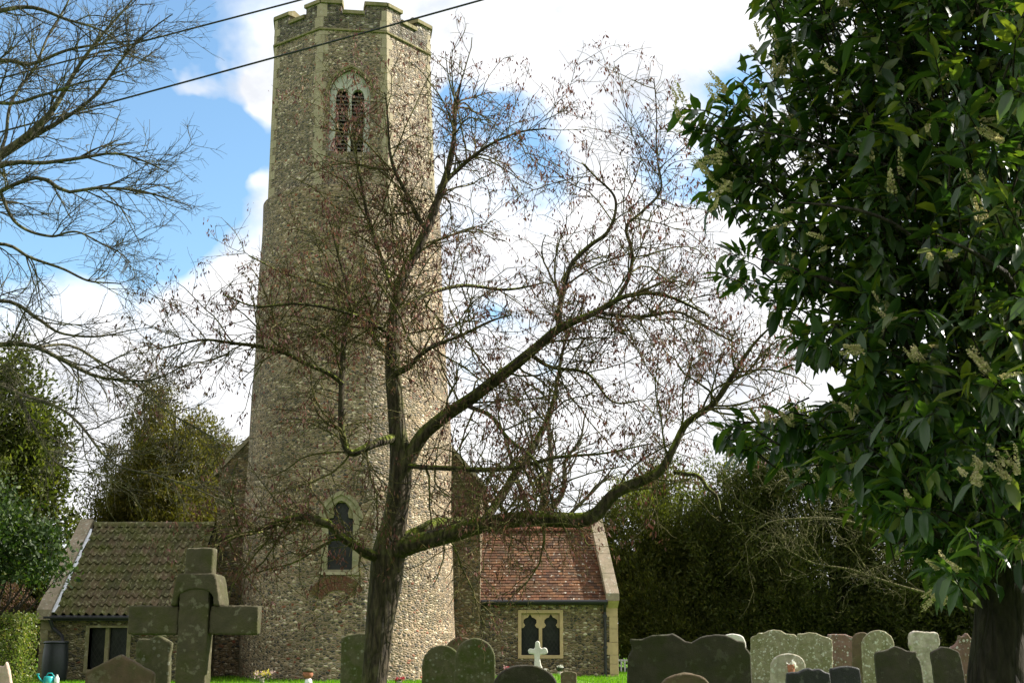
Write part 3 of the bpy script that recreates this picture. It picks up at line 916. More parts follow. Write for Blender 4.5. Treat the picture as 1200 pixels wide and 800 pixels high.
    def sec(p, w=.38):
        return [p+Vector((-.12, 0, -.2)), p+Vector((w-.12, 0, -.2)), p+Vector((w-.12, 0, .07)), p+Vector((-.12, 0, .07))]
    for i in range(6):
        cp.hexa(sec(bot.lerp(top, i/6))+sec(bot.lerp(top, (i+1)/6-.003)))
    cp.hexa(sec(top)+sec(bk))
    cp.build('gable_coping', M['coping'], church, bevel=.012)
    fl = MB(); p0, p1 = Vector((XL+.315, YE, ze))+sd*(-.16)+nn*.10, Vector((XL+.315, YE, ze))+sd*(Ls-.25)+nn*.10
    nseg = 14
    for i in range(nseg):
        a, b_ = p0.lerp(p1, i/nseg), p0.lerp(p1, (i+1)/nseg)
        w0 = .09+.04*math.sin(i*1.7); w1 = .09+.04*math.sin((i+1)*1.7)
        fl.hexa([a, a+Vector((w0, 0, 0)), b_+Vector((w1, 0, 0)), b_, a+nn*.02, a+nn*.012+Vector((w0, 0, 0)), b_+nn*.012+Vector((w1, 0, 0)), b_+nn*.02])
    fl.build('flashing', M['lead'], church)
    gt = MB(); gt.box(at(57, 716, YE).x, XR-.02, YE-.15, YE-.005, ze-.24, ze-.11); gt.build('fascia', M['black'], church); gt = MB()
    gt.tube([(at(55, 716, YE).x, YE-.2, ze-.16), (XR-.05, YE-.2, ze-.16)], .06, 10)
    gt.build('gutter', M['black'], church)
    dp = MB(); a = at(57, 722, YE-.2); b_ = at(62, 735, YE-.1); c_ = at(73, 745, YE-.1); d_ = at(74, 753, YE-.35)
    dp.tube([a, a.lerp(b_, .5), b_, c_, d_], .05, 10); dp.build('downpipe', M['black'], church)
    q = MB(); z = GZ-.2; i = 0
    while z < ze-.2:
        h = random.uniform(.24, .36); z2 = min(z+h, ze-.2); q.box(XL-.012, XL+(.3 if i % 2 else .2), YE-.012, YE+.3, z, z2-.012); z = z2; i += 1
    q.build('vestry_quoin', M['limestone_green'], church)
    q = MB(); q.box(XL-.05, XL+.28, YE-.2, YE+.2, ze-.24, ze-.15); q.build('kneeler', M['limestone_green'], church)
vestry()

# ------------------------------------------------------------------ trees: vectorised twigs
def tubes(P, Rd, sides, lump=0.0):
    """P (N,K,3), Rd (N,K) -> verts, loops (quads)"""
    N, K, _ = P.shape
    T = np.empty_like(P)
    T[:, 1:-1] = P[:, 2:]-P[:, :-2]; T[:, 0] = P[:, 1]-P[:, 0]; T[:, -1] = P[:, -1]-P[:, -2]
    T = unit(T)
    ref = np.tile(np.array([.31, .17, .93]), (N, 1)); ref[np.abs(T[:, 0] @ np.array([.31, .17, .93])) > .9] = (1, 0, 0)
    A = np.empty_like(P); B = np.empty_like(P)
    a = unit(np.cross(T[:, 0], ref))
    for k in range(K):
        a = unit(a-T[:, k]*np.sum(a*T[:, k], 1, keepdims=True))
        A[:, k] = a; B[:, k] = np.cross(T[:, k], a)
    th = 2*np.pi*np.arange(sides)/sides
    V = P[:, :, None, :]+Rd[:, :, None, None]*(A[:, :, None, :]*np.cos(th)[None, None, :, None]+B[:, :, None, :]*np.sin(th)[None, None, :, None])
    if lump:
        kk = np.arange(K)[:, None]*28.0/K
        fc = 1+lump*(np.sin(2*th+kk*.35)+.7*np.sin(3*th-kk*.8+1)+.6*np.sin(5*th+kk*.5+2)+.45*np.sin(8*th-kk*.6)+.5*np.sin(kk*1.9+th))
        V = P[:, :, None, :]+(V-P[:, :, None, :])*fc[None, :, :, None]
    idx = np.arange(N*K*sides).reshape(N, K, sides)
    nx = np.roll(idx, -1, 2)
    Q = np.stack((idx[:, :-1], nx[:, :-1], nx[:, 1:], idx[:, 1:]), -1).reshape(-1)
    return V.reshape(-1, 3), Q
def join(lst):
    Vs, Ls, b = [], [], 0
    for V, L in lst:
        Vs.append(V); Ls.append(L+b); b += len(V)
    return np.concatenate(Vs), np.concatenate(Ls)
def spline(pts, K, wig=0.0):
    p = np.array(pts, dtype=float)
    d = np.concatenate(([0], np.cumsum(np.linalg.norm(np.diff(p[:, :3], axis=0), axis=1))))
    t = np.linspace(0, d[-1], K)
    out = np.empty((K, p.shape[1]))
    # Catmull-Rom through the points
    pp = np.vstack((2*p[0]-p[1], p, 2*p[-1]-p[-2]))
    seg = np.clip(np.searchsorted(d, t, side='right')-1, 0, len(p)-2)
    u = ((t-d[seg])/(d[seg+1]-d[seg]+1e-9))[:, None]
    p0, p1, p2, p3 = pp[seg], pp[seg+1], pp[seg+2], pp[seg+3]
    out = .5*((2*p1)+(-p0+p2)*u+(2*p0-5*p1+4*p2-p3)*u*u+(-p0+3*p1-3*p2+p3)*u**3)
    if wig:
        ph = rng.uniform(0, 6.28, (3,)); s = np.linspace(0, 1, K)[:, None]
        out[:, :3] += wig*np.sin(s*rng.uniform(9, 16)+ph)*np.minimum(1, s*6)
    out[:, 3] = np.maximum(out[:, 3], .002)
    return out
def skeleton(lines, Y0, K=28, wig=.015):
    out = []
    for ln in lines:
        pts = []
        for q in ln:
            px, py, dy, wpx = q
            Y = Y0+dy
            v = at(px, py, Y)
            pts.append((v.x, v.y, v.z, wpx*.5*Y/F))
        out.append(spline(pts, K, wig))
    return np.array(out)
def spawn(P, Rd, N, K, lmin, lmax, ang=(35, 75), up=.15, tmin=.15, wob=.22, droop=0.0, rscale=.6, rmax=.02, rmin=.0035, tip=.5, depth=1.0, wpow=1.0, out=None):
    """children of the polylines P; returns (P2,R2)"""
    ln = np.linalg.norm(np.diff(P, axis=1), axis=2).sum(1)
    pr = ln**wpow/ (ln**wpow).sum()
    pi = rng.choice(len(P), N, p=pr)
    t = rng.uniform(tmin, 1, N)*(P.shape[1]-1)
    i0 = np.minimum(t.astype(int), P.shape[1]-2); fr = (t-i0)[:, None]
    base = P[pi, i0]*(1-fr)+P[pi, i0+1]*fr
    tan = unit(P[pi, i0+1]-P[pi, i0])
    pr_ = Rd[pi, i0]*(1-fr[:, 0])+Rd[pi, i0+1]*fr[:, 0]
    rnd = rng.normal(size=(N, 3)); rnd[:, 1] *= depth
    perp = unit(rnd-tan*np.sum(rnd*tan, 1, keepdims=True))
    a = np.radians(rng.uniform(*ang, N))[:, None]
    d = tan*np.cos(a)+perp*np.sin(a)
    d[:, 2] += up
    if out is not None: d += out
    d = unit(d)
    L = rng.uniform(lmin, lmax, N)*(1-.35*t/(P.shape[1]-1))
    Q = np.empty((N, K, 3)); Q[:, 0] = base
    curl = rng.normal(0, wob*.5, (N, 3))
    for k in range(1, K):
        d = unit(d+rng.normal(0, wob, (N, 3))+curl*.5+np.array([0, 0, -droop]))
        Q[:, k] = Q[:, k-1]+d*(L/(K-1))[:, None]
    r0 = np.clip(pr_*rscale, rmin, rmax)
    Rr = r0[:, None]*np.linspace(1, tip, K)[None]
    return Q, Rr
def catkins(P, N, n_each, lmin, lmax, wd, mat, parent, name, spread=.04):
    pi = rng.integers(0, len(P), N)
    k = rng.integers(1, P.shape[1], N)
    base = P[pi, k]
    base = np.repeat(base, n_each, 0)+rng.normal(0, spread, (N*n_each, 3))
    d = unit(np.stack((rng.normal(0, .45, len(base)), rng.normal(0, .45, len(base)), -np.ones(len(base))), 1))
    L = rng.uniform(lmin, lmax, len(base))
    V, Lp = leaf_quads(base, d, L, L*wd, .1)
    return build_np(name, V, Lp, 4, mat, parent)

# ------------------------------------------------------------------ central bare tree
def hazel():
    Y0 = 13.0
    t = thing('bare_tree', (at(440, 800, Y0).x, Y0, gz(0, Y0)), 'bare twisted tree with mossy limbs and dry brown catkins in front of the tower', 'tree', 'bare trees in the churchyard')
    main = [
        [(424, 950, 0, 48), (431, 870, 0, 36), (437, 800, 0, 31), (444, 735, 0, 33), (449, 695, 0, 37), (454, 650, 0, 38), (463, 605, 0, 27), (470, 545, 0, 25), (467, 500, 0, 20), (462, 440, 0, 18), (462, 380, 0, 16), (470, 330, .05, 14), (492, 285, .1, 12), (512, 235, .1, 10), (528, 180, .1, 7), (533, 130, .1, 4), (540, 95, 0, 2)],
        [(468, 560, 0, 22), (500, 505, -.1, 20), (560, 460, -.3, 17), (620, 415, -.5, 14), (655, 386, -.6, 12), (700, 365, -.7, 9), (737, 345, -.8, 7), (780, 345, -.8, 5), (830, 370, -.8, 3)],
        [(452, 648, 0, 30), (490, 636, -.1, 25), (530, 626, -.2, 22), (570, 613, -.3, 21), (625, 606, -.5, 20), (690, 608, -.6, 18), (722, 578, -.7, 15), (770, 553, -.8, 13), (787, 527, -.9, 10), (805, 495, -.9, 9), (838, 472, -1, 8), (860, 440, -1, 7), (882, 405, -1, 4), (905, 380, -1, 2)],
        [(448, 655, 0, 16), (420, 642, -.3, 13), (398, 630, -.4, 12), (384, 612, -.5, 11), (362, 605, -.5, 10), (335, 610, -.5, 9), (300, 622, -.5, 7), (268, 628, -.5, 5), (252, 640, -.5, 3)],
        [(465, 512, 0, 14), (440, 520, -.3, 12), (413, 532, -.4, 10), (402, 515, -.4, 9), (398, 480, -.4, 8), (400, 430, -.4, 8), (404, 390, -.4, 7), (411, 350, -.3, 6), (400, 310, -.3, 4), (385, 260, -.3, 2)],
        [(402, 450, -.4, 6), (375, 432, -.5, 6), (335, 415, -.6, 6), (295, 404, -.7, 5), (250, 399, -.8, 4), (215, 402, -.8, 3), (185, 408, -.8, 2)],
        [(655, 386, -.6, 8), (657, 350, -.6, 8), (668, 315, -.6, 7), (692, 288, -.6, 6), (713, 268, -.6, 5), (720, 235, -.6, 4), (700, 210, -.6, 3), (683, 190, -.6, 2)],
        [(720, 355, -.7, 6), (738, 325, -.7, 6), (742, 295, -.8, 5), (733, 265, -.8, 4), (752, 248, -.8, 4), (775, 222, -.8, 3), (770, 170, -.8, 2), (766, 95, -.8, 1.5)],
        [(566, 612, -.3, 13), (587, 580, -.1, 12), (611, 546, 0, 11), (629, 518, .1, 9), (644, 480, .2, 7), (655, 440, .3, 5), (664, 400, .3, 4), (680, 360, .3, 2)],
        [(470, 545, 0, 8), (510, 547, -.3, 7), (560, 552, -.5, 7), (600, 548, -.6, 6), (650, 535, -.7, 5), (710, 532, -.8, 3), (760, 520, -.8, 2)],
        [(455, 645, .0, 18), (480, 629, .05, 21), (500, 620, .1, 21), (520, 615, .3, 21), (541, 609, .45, 18)],
        [(462, 420, 0, 8), (440, 400, .3, 7), (425, 370, .5, 6), (405, 345, .7, 5), (370, 330, .9, 4), (330, 320, 1, 3), (290, 300, 1, 2)],
        [(466, 350, 0, 8), (448, 310, .2, 7), (435, 265, .3, 6), (425, 220, .3, 5), (412, 170, .3, 4), (405, 130, .3, 2)],
        [(466, 365, 0, 7), (500, 345, .4, 6), (540, 335, .7, 5), (590, 340, .9, 4), (640, 330, 1, 2)],
        [(462, 440, 0, 8), (490, 420, -.5, 7), (520, 400, -.7, 5), (555, 385, -.8, 4), (600, 370, -.9, 2)],
        [(462, 400, 0, 7), (440, 380, -.4, 6), (400, 365, -.7, 5), (350, 355, -.9, 4), (300, 360, -1, 3), (260, 345, -1.1, 2)],
        [(520, 215, .1, 7), (545, 190, .2, 6), (575, 170, .2, 4), (610, 155, .2, 3), (640, 150, .2, 2)],
        [(500, 270, .1, 7), (478, 235, 0, 6), (462, 195, -.1, 5), (455, 150, -.2, 3), (450, 110, -.2, 2)],
        [(540, 470, -.2, 7), (575, 490, -.5, 6), (600, 515, -.7, 5), (640, 560, -.9, 3), (650, 600, -.9, 2)],
        [(790, 553, -.8, 8), (812, 556, -.8, 6), (832, 572, -.8, 5), (846, 598, -.8, 3)],
        [(620, 415, -.5, 7), (650, 430, -.3, 5), (690, 440, -.2, 4), (720, 470, -.2, 3), (750, 470, -.2, 2)],
        [(700, 365, -.7, 6), (740, 372, -.4, 5), (790, 365, -.3, 4), (830, 385, -.2, 3), (860, 400, -.2, 2)],
    ]
    main = [main[0]]+[[(a, b_, c, d*(.84 if i_ != 2 else .9)) for a, b_, c, d in ln] for i_, ln in enumerate(main[1:], 1)]
    S = skeleton(main, Y0, 80, .012)
    P0, R0 = S[:, :, :3], S[:, :, 3]
    V, L = tubes(P0, R0, 24, .045)
    tr = build_np('trunk', V, L, 4, M['bark_hazel'], t, smooth=True)
    thin = P0[1:].copy(); thr = R0[1:].copy()
    sel = [i for i in range(len(main)) if i not in (10, 19)]
    Pm, Rm = P0[sel], R0[sel].copy()
    Pm = Pm.copy(); Pm[0] = np.stack([np.interp(np.linspace(.5, 1, 80), np.linspace(0, 1, 80), P0[0][:, c]) for c in range(3)], 1)
    P1, R1 = spawn(Pm, Rm, 320, 9, .5, 1.5, (35, 80), .12, .12, .16, .02, .5, .011, .005, .45, .9)
    P2, R2 = spawn(np.concatenate((P1[:, ::2], Pm[:, ::10][:, :5] if False else P1[:, ::2]), 0), np.concatenate((R1[:, ::2], R1[:, ::2]), 0), 2200, 6, .22, .8, (30, 75), .06, .1, .2, .03, .7, .0055, .0032, .55)
    Pa, Ra = spawn(Pm, Rm, 600, 6, .2, .7, (40, 85), .1, .1, .2, .02, .4, .006, .0033, .5)
    P2 = np.concatenate((P2, Pa)); R2 = np.concatenate((R2, Ra))
    P3, R3 = spawn(P2, R2, 8000, 4, .08, .32, (30, 75), .05, .1, .22, .03, .8, .0033, .0024, .6)
    tw = join([tubes(P1, R1, 6), tubes(P2, R2, 4), tubes(P3, R3, 3)])
    build_np('twigs', tw[0], tw[1], 4, M['twig_hazel'], t, smooth=True)
    catkins(np.concatenate((P2[:, ::2][:, :3], P3[:, 1:])), 4600, 6, .024, .062, .34, M['catkin'], t, 'catkins', .03)
hazel()

# ------------------------------------------------------------------ bare tree leaning in from the left
def left_tree():
    Y0 = 11.0
    base = at(-230, 900, Y0)
    t = thing('bare_tree', (base.x, Y0, gz(base.x, Y0)), 'bare spreading tree reaching into the left edge with fine dark twigs and no catkins', 'tree', 'bare trees in the churchyard')
    main = [
        [(-215, 1010, 0, 120), (-225, 800, 0, 90), (-220, 550, 0, 80), (-210, 350, 0, 68), (-195, 150, 0, 50), (-180, -50, 0, 36), (-150, -250, 0, 16)],
        [(-210, 340, 0, 34), (-100, 250, 0, 24), (0, 180, 0, 17), (40, 148, 0, 14), (62, 125, 0, 11), (90, 85, 0, 8), (120, 45, 0, 6), (150, 5, 0, 4), (170, -30, 0, 2)],
        [(-100, 250, 0, 18), (0, 190, .3, 13), (60, 148, .4, 9), (105, 112, .4, 7), (140, 72, .4, 5), (170, 45, .4, 4), (205, 20, .4, 2)],
        [(-210, 380, 0, 30), (-100, 260, -.3, 20), (0, 196, -.4, 11), (50, 188, -.4, 8), (95, 182, -.4, 7), (130, 180, -.4, 5), (165, 190, -.4, 4), (200, 205, -.4, 2)],
        [(-215, 420, 0, 30), (-100, 290, -.2, 16), (0, 225, -.2, 9), (45, 205, -.2, 8), (75, 222, -.2, 7), (110, 220, -.2, 6), (160, 226, -.2, 5), (200, 236, -.2, 3), (226, 243, -.2, 1.5)],
        [(-195, 150, 0, 30), (-90, 90, .2, 18), (0, 70, .3, 9), (40, 75, .3, 8), (80, 60, .3, 6), (130, 50, .3, 4), (175, 45, .3, 2)],
        [(-190, 80, 0, 26), (-90, 30, -.2, 16), (0, 14, -.3, 10), (40, 12, -.3, 8), (75, 25, -.3, 6), (115, 35, -.3, 4), (160, 60, -.3, 2)],
        [(-220, 480, 0, 26), (-100, 370, .3, 14), (0, 350, .4, 8), (40, 372, .4, 7), (70, 392, .4, 5), (115, 396, .4, 4), (160, 384, .4, 2)],
        [(-220, 520, 0, 30), (-100, 420, -.1, 18), (0, 401, -.2, 10), (42, 407, -.2, 9), (75, 425, -.2, 8), (106, 440, -.2, 7), (140, 443, -.2, 5), (183, 441, -.2, 4), (215, 430, -.2, 2)],
        [(-220, 560, 0, 26), (-100, 470, .2, 14), (0, 452, .3, 9), (25, 470, .3, 8), (40, 500, .3, 6), (55, 530, .3, 5), (80, 550, .3, 3), (130, 560, .3, 2)],
        [(-100, 300, .5, 12), (0, 288, .6, 7), (34, 300, .6, 6), (70, 312, .6, 5), (106, 331, .6, 4), (145, 335, .6, 2)],
        [(42, 407, -.2, 6), (85, 405, .2, 5), (110, 415, .4, 5), (150, 445, .6, 4), (190, 480, .7, 4), (235, 500, .8, 3), (262, 515, .8, 2)],
        [(0, 452, .3, 7), (50, 470, 0, 6), (95, 500, -.2, 5), (140, 545, -.3, 4), (185, 560, -.3, 4), (230, 570, -.4, 3), (275, 590, -.4, 2)],
        [(0, 225, -.2, 7), (25, 265, -.1, 6), (60, 280, 0, 5), (95, 270, 0, 4), (125, 290, 0, 3), (155, 310, 0, 2)],
        [(-100, 100, 0, 14), (0, 120, -.3, 8), (45, 110, -.4, 6), (85, 100, -.5, 4), (120, 95, -.5, 3), (160, 100, -.5, 2)],
        [(0, 180, .1, 7), (20, 110, .3, 6), (50, 60, .4, 5), (70, 20, .4, 4), (85, -20, .4, 3)],
    ]
    main = [main[0]]+[[(a, b, c, d*.62) for a, b, c, d in ln] for ln in main[1:]]
    S = skeleton(main, Y0, 36, .02)
    P0, R0 = S[:, :, :3], S[:, :, 3]
    V, L = tubes(P0, R0, 10)
    build_np('trunk', V, L, 4, M['bark_grey'], t, smooth=True)
    Pm, Rm = P0[1:], R0[1:]
    P1, R1 = spawn(Pm[:, 10:], Rm[:, 10:], 250, 8, .3, .8, (20, 55), .02, .05, .13, .0, .55, .007, .0036, .45, .7, out=np.array([.08, 0, 0]))
    P2, R2 = spawn(P1, R1, 1600, 6, .18, .5, (20, 60), .06, .1, .16, .0, .7, .004, .0024, .5, out=np.array([.04, 0, .03]))
    P3, R3 = spawn(P2, R2, 6000, 4, .06, .2, (25, 60), .1, .15, .2, .0, .8, .0026, .0019, .6)
    tw = join([tubes(P1, R1, 6), tubes(P2, R2, 4), tubes(P3, R3, 3)])
    build_np('twigs', tw[0], tw[1], 4, M['bark_grey'], t, smooth=True)
left_tree()

# lichened bare tree on the right, behind the laurel
def right_bare():
    Y0 = 20.0
    base = at(1170, 830, Y0)
    t = thing('bare_tree', (base.x, Y0, gz(base.x, Y0)), 'small bare lichen covered tree spreading low behind the flowering laurel', 'tree', 'bare trees in the churchyard')
    main = [
        [(1172, 850, 0, 30), (1170, 760, 0, 26), (1160, 680, 0, 20), (1110, 600, 0, 13), (1080, 540, 0, 9), (1070, 470, 0, 3)],
        [(1162, 690, 0, 14), (1060, 640, -.2, 9), (1000, 615, -.3, 7), (950, 605, -.4, 5), (900, 612, -.5, 4), (870, 640, -.5, 2)],
        [(1130, 630, 0, 12), (1040, 590, .2, 8), (980, 575, .3, 6), (920, 555, .4, 4), (870, 545, .5, 3), (830, 560, .5, 2)],
        [(1165, 720, 0, 10), (1060, 690, .2, 6), (1000, 665, .3, 5), (950, 660, .4, 4), (910, 640, .5, 2)],
        [(1110, 600, 0, 10), (1050, 550, 0, 6), (1000, 525, 0, 5), (950, 520, .2, 3), (900, 500, .3, 2)],
    ]
    main = [main[0]]+[[(a, b_, c, d*.5) for a, b_, c, d in ln] for ln in main[1:]]
    S = skeleton(main, Y0, 24, .03)
    P0, R0 = S[:, :, :3], S[:, :, 3]
    V, L = tubes(P0, R0, 8)
    build_np('trunk', V, L, 4, M['twig_lichen'], t, smooth=True)
    P1, R1 = spawn(P0[1:], R0[1:], 60, 7, .5, 1.6, (25, 65), .08, .1, .18, .02, .5, .010, .006, .45)
    P2, R2 = spawn(P1, R1, 300, 5, .2, .8, (25, 70), .05, .1, .2, .02, .7, .006, .004, .5)
    P3, R3 = spawn(P2, R2, 500, 4, .1, .3, (25, 70), .05, .1, .2, .02, .8, .005, .004, .6)
    tw = join([tubes(P1, R1, 5), tubes(P2, R2, 4), tubes(P3, R3, 3)])
    build_np('twigs', tw[0], tw[1], 4, M['twig_lichen'], t, smooth=True)
right_bare()
def far_bare():
    Y0 = 60.0
    base = at(630, 780, Y0)
    t = thing('bare_tree', (base.x, Y0, .4), 'distant bare tree with forked grey limbs behind the red tiled roof', 'tree', 'bare trees in the churchyard')
    main = [
        [(630, 800, 0, 26), (630, 700, 0, 22), (632, 630, 0, 18), (640, 580, 0, 13), (645, 540, 0, 9), (640, 500, 0, 5), (645, 470, 0, 2)],
        [(632, 625, 0, 14), (612, 580, 0, 10), (600, 540, 0, 7), (590, 510, 0, 4), (585, 480, 0, 2)],
        [(634, 610, 0, 13), (660, 570, 0, 9), (665, 535, 0, 6), (680, 510, 0, 4), (690, 480, 0, 2)],
        [(640, 580, 0, 9), (622, 545, 0, 6), (618, 510, 0, 4), (612, 480, 0, 2)],
        [(633, 640, 0, 9), (670, 600, 0, 7), (700, 570, 0, 5), (720, 545, 0, 2)],
        [(632, 650, 0, 9), (590, 600, 0, 7), (565, 570, 0, 5), (550, 540, 0, 2)],
    ]
    main = [[(a, b_, c, d*.7) for a, b_, c, d in ln] for ln in main]
    S = skeleton(main, Y0, 20, .08)
    P0, R0 = S[:, :, :3], S[:, :, 3]
    V, L = tubes(P0, R0, 8)
    build_np('trunk', V, L, 4, M['bark_grey'], t, smooth=True)
    P1, R1 = spawn(P0[:, 6:], R0[:, 6:], 90, 7, .8, 2.2, (20, 55), .15, .05, .14, 0, .5, .05, .022, .45)
    P2, R2 = spawn(P1, R1, 300, 5, .4, 1.1, (20, 55), .1, .1, .16, 0, .7, .018, .010, .5)
    tw = join([tubes(P1, R1, 5), tubes(P2, R2, 3)])
    build_np('twigs', tw[0], tw[1], 4, M['bark_grey'], t, smooth=True)
far_bare()

# ------------------------------------------------------------------ evergreens
def crown(lobes, Y0, n, l, wd, spread, up=.5, clump=14, inner=.35, droop=0.0):
    """lobes: (px,py,rx,ry,dY,depth) in pixels/m; clumps of sprays through each lobe's outer volume"""
    area = np.array([lb[2]*lb[3] for lb in lobes], dtype=float); pr = area/area.sum()
    nc = n//clump
    # boughs: upright plumes standing out of every lobe, each with its own size and density
    nb = int(30*len(lobes)*(Y0/48)**2) if Y0 > 40 else int(16*len(lobes))
    wb = rng.choice(len(lobes), nb, p=pr)
    db = unit(rng.normal(size=(nb, 3))); rb = rng.uniform(.45, 1.0, nb)
    BC = np.empty((nb, 3)); BR = np.empty((nb, 3))
    for k in range(nb):
        lb = lobes[wb[k]]; Y = Y0+lb[4]; c = np.array(at(lb[0], lb[1], Y)); s_ = Y/F
        ext = np.array([lb[2]*s_, lb[5], lb[3]*s_])
        BC[k] = c+db[k]*rb[k]*ext
        q = min(ext[0], ext[2], 1.6*ext[1])*rng.uniform(.20, .38)
        BR[k] = (q, q, q*rng.uniform(1.3, 2.2))
    wt = BR[:, 0]**2*rng.uniform(.5, 1.3, nb)
    bi = rng.choice(nb, nc, p=wt/wt.sum())
    d = unit(rng.normal(size=(nc, 3)))
    C = BC[bi]+d*(rng.uniform(.25, 1.0, nc)**.5)[:, None]*BR[bi]
    d = unit(d+db[bi]*.5)
    base = np.repeat(C, clump, 0)+rng.normal(0, spread, (nc*clump, 3))*np.array([1, 1, 1.1])
    dd = np.repeat(d, clump, 0)*.6+rng.normal(0, .5, (nc*clump, 3)); dd[:, 2] += up
    dd = unit(dd)
    ok = base[:, 2] > GZ-.1
    base, dd = base[ok], dd[ok]
    L = rng.uniform(l*.6, l*1.4, len(base))
    return leaf_quads(base, dd, L, L*wd, .12)
def evergreen(label, name, lobes, Y0, n, l, wd, spread, mat, trunk_px, group, up=.5, cat='tree', trunkw=.3, clump=14):
    base = at(trunk_px, 780, Y0)
    t = thing(name, (base.x, Y0, gz(base.x, Y0)), label, cat, group)
    V, L = crown(lobes, Y0, n, l, wd, spread, up, clump)
    build_np('crown', V, L, 4, mat, t)
    top = min(lobes, key=lambda q: q[1])
    tp = at(top[0], top[1], Y0+top[4])
    P = np.array([spline([(base.x, Y0, gz(base.x, Y0)-.2, trunkw), (base.x*.8+tp.x*.2, Y0, tp.z*.3, trunkw*.8), (tp.x, Y0+top[4], tp.z, trunkw*.15)], 14, .05)])
    extra = []
    for lb in lobes:
        c = at(lb[0], lb[1], Y0+lb[4])
        k = 4
        s = P[0, k, :3]
        extra.append(spline([(*s, trunkw*.4), (*(.5*(s+np.array(c))+np.array([0, 0, -.2])), trunkw*.25), (*c, trunkw*.1)], 14, .05))
    PP = np.concatenate((P, np.array(extra)))
    V, L = tubes(PP[:, :, :3], PP[:, :, 3], 7)
    build_np('trunk', V, L, 4, M['bark_dark'], t, smooth=True)
    return t
YEW = 'evergreen trees behind the church'
evergreen('golden brown conical yew rising behind the pantiled vestry roof', 'yew_tree',
          [(188, 520, 42, 62, 0, 2.2), (150, 560, 40, 55, -.3, 2.0), (230, 545, 46, 58, .2, 2.0), (130, 610, 40, 60, -.3, 2.0), (190, 610, 80, 70, 0, 2.6), (262, 590, 36, 60, .3, 1.8), (165, 500, 20, 40, 0, 1.2), (205, 490, 18, 34, .2, 1.0), (270, 545, 20, 36, .3, 1.0), (252, 518, 26, 36, .4, 1.2), (115, 650, 30, 60, 0, 1.5), (160, 690, 70, 70, 0, 2.2)],
          51, 130000, .14, .32, .12, M['yew_gold'], 190, YEW, .7)
evergreen('tall dark evergreen tree against the left edge behind the clipped hedge', 'evergreen_tree',
          [(20, 470, 40, 60, 0, 2.2), (-30, 500, 60, 80, 0, 2.4), (55, 520, 32, 55, 0, 1.6), (10, 560, 60, 70, -.3, 2.2), (60, 610, 34, 70, 0, 1.8), (0, 650, 60, 70, 0, 2.2), (-60, 600, 70, 120, 0, 2.4), (70, 680, 32, 60, .4, 1.4), (40, 700, 60, 50, .6, 1.4)],
          47, 70000, .20, .42, .2, M['yew'], 10, YEW, .2)
evergreen('broad dark yew immediately right of the red tiled building', 'yew_tree',
          [(740, 645, 52, 70, 0, 2.4), (790, 630, 50, 76, .3, 2.4), (725, 715, 36, 75, 0, 2.0), (790, 715, 80, 75, 0, 2.6), (762, 595, 24, 40, 0, 1.4), (705, 650, 20, 38, .3, 1.0), (800, 580, 22, 38, .2, 1.2)],
          50, 120000, .14, .34, .13, M['yew_green'], 770, YEW, .6)
evergreen('dark rounded yew standing behind the large double headstone', 'yew_tree',
          [(850, 622, 58, 78, 0, 2.6), (900, 625, 55, 78, .5, 2.4), (870, 710, 90, 85, 0, 3.0), (830, 578, 26, 42, 0, 1.4), (890, 575, 32, 44, .3, 1.6), (862, 552, 16, 32, 0, 1)],
          49, 120000, .14, .34, .13, M['yew'], 865, YEW, .5)
evergreen('tall dark yew behind the row of pale lichened headstones', 'yew_tree',
          [(960, 570, 60, 90, 0, 2.8), (1010, 560, 60, 90, .4, 2.6), (960, 690, 80, 90, 0, 3.0), (1040, 690, 80, 90, 0, 3.0), (930, 530, 36, 50, 0, 1.6), (985, 505, 36, 50, .2, 1.6)],
          48, 120000, .14, .34, .13, M['yew'], 985, YEW, .5)
evergreen('dark yew at the far right behind the flowering laurel trunk', 'yew_tree',
          [(1110, 560, 80, 110, 0, 3), (1180, 560, 80, 110, 0, 3), (1110, 700, 80, 90, 0, 3.0), (1190, 700, 90, 90, 0, 3.0), (1280, 640, 90, 140, 0, 3)],
          47, 80000, .18, .38, .2, M['yew'], 1140, YEW, .5)
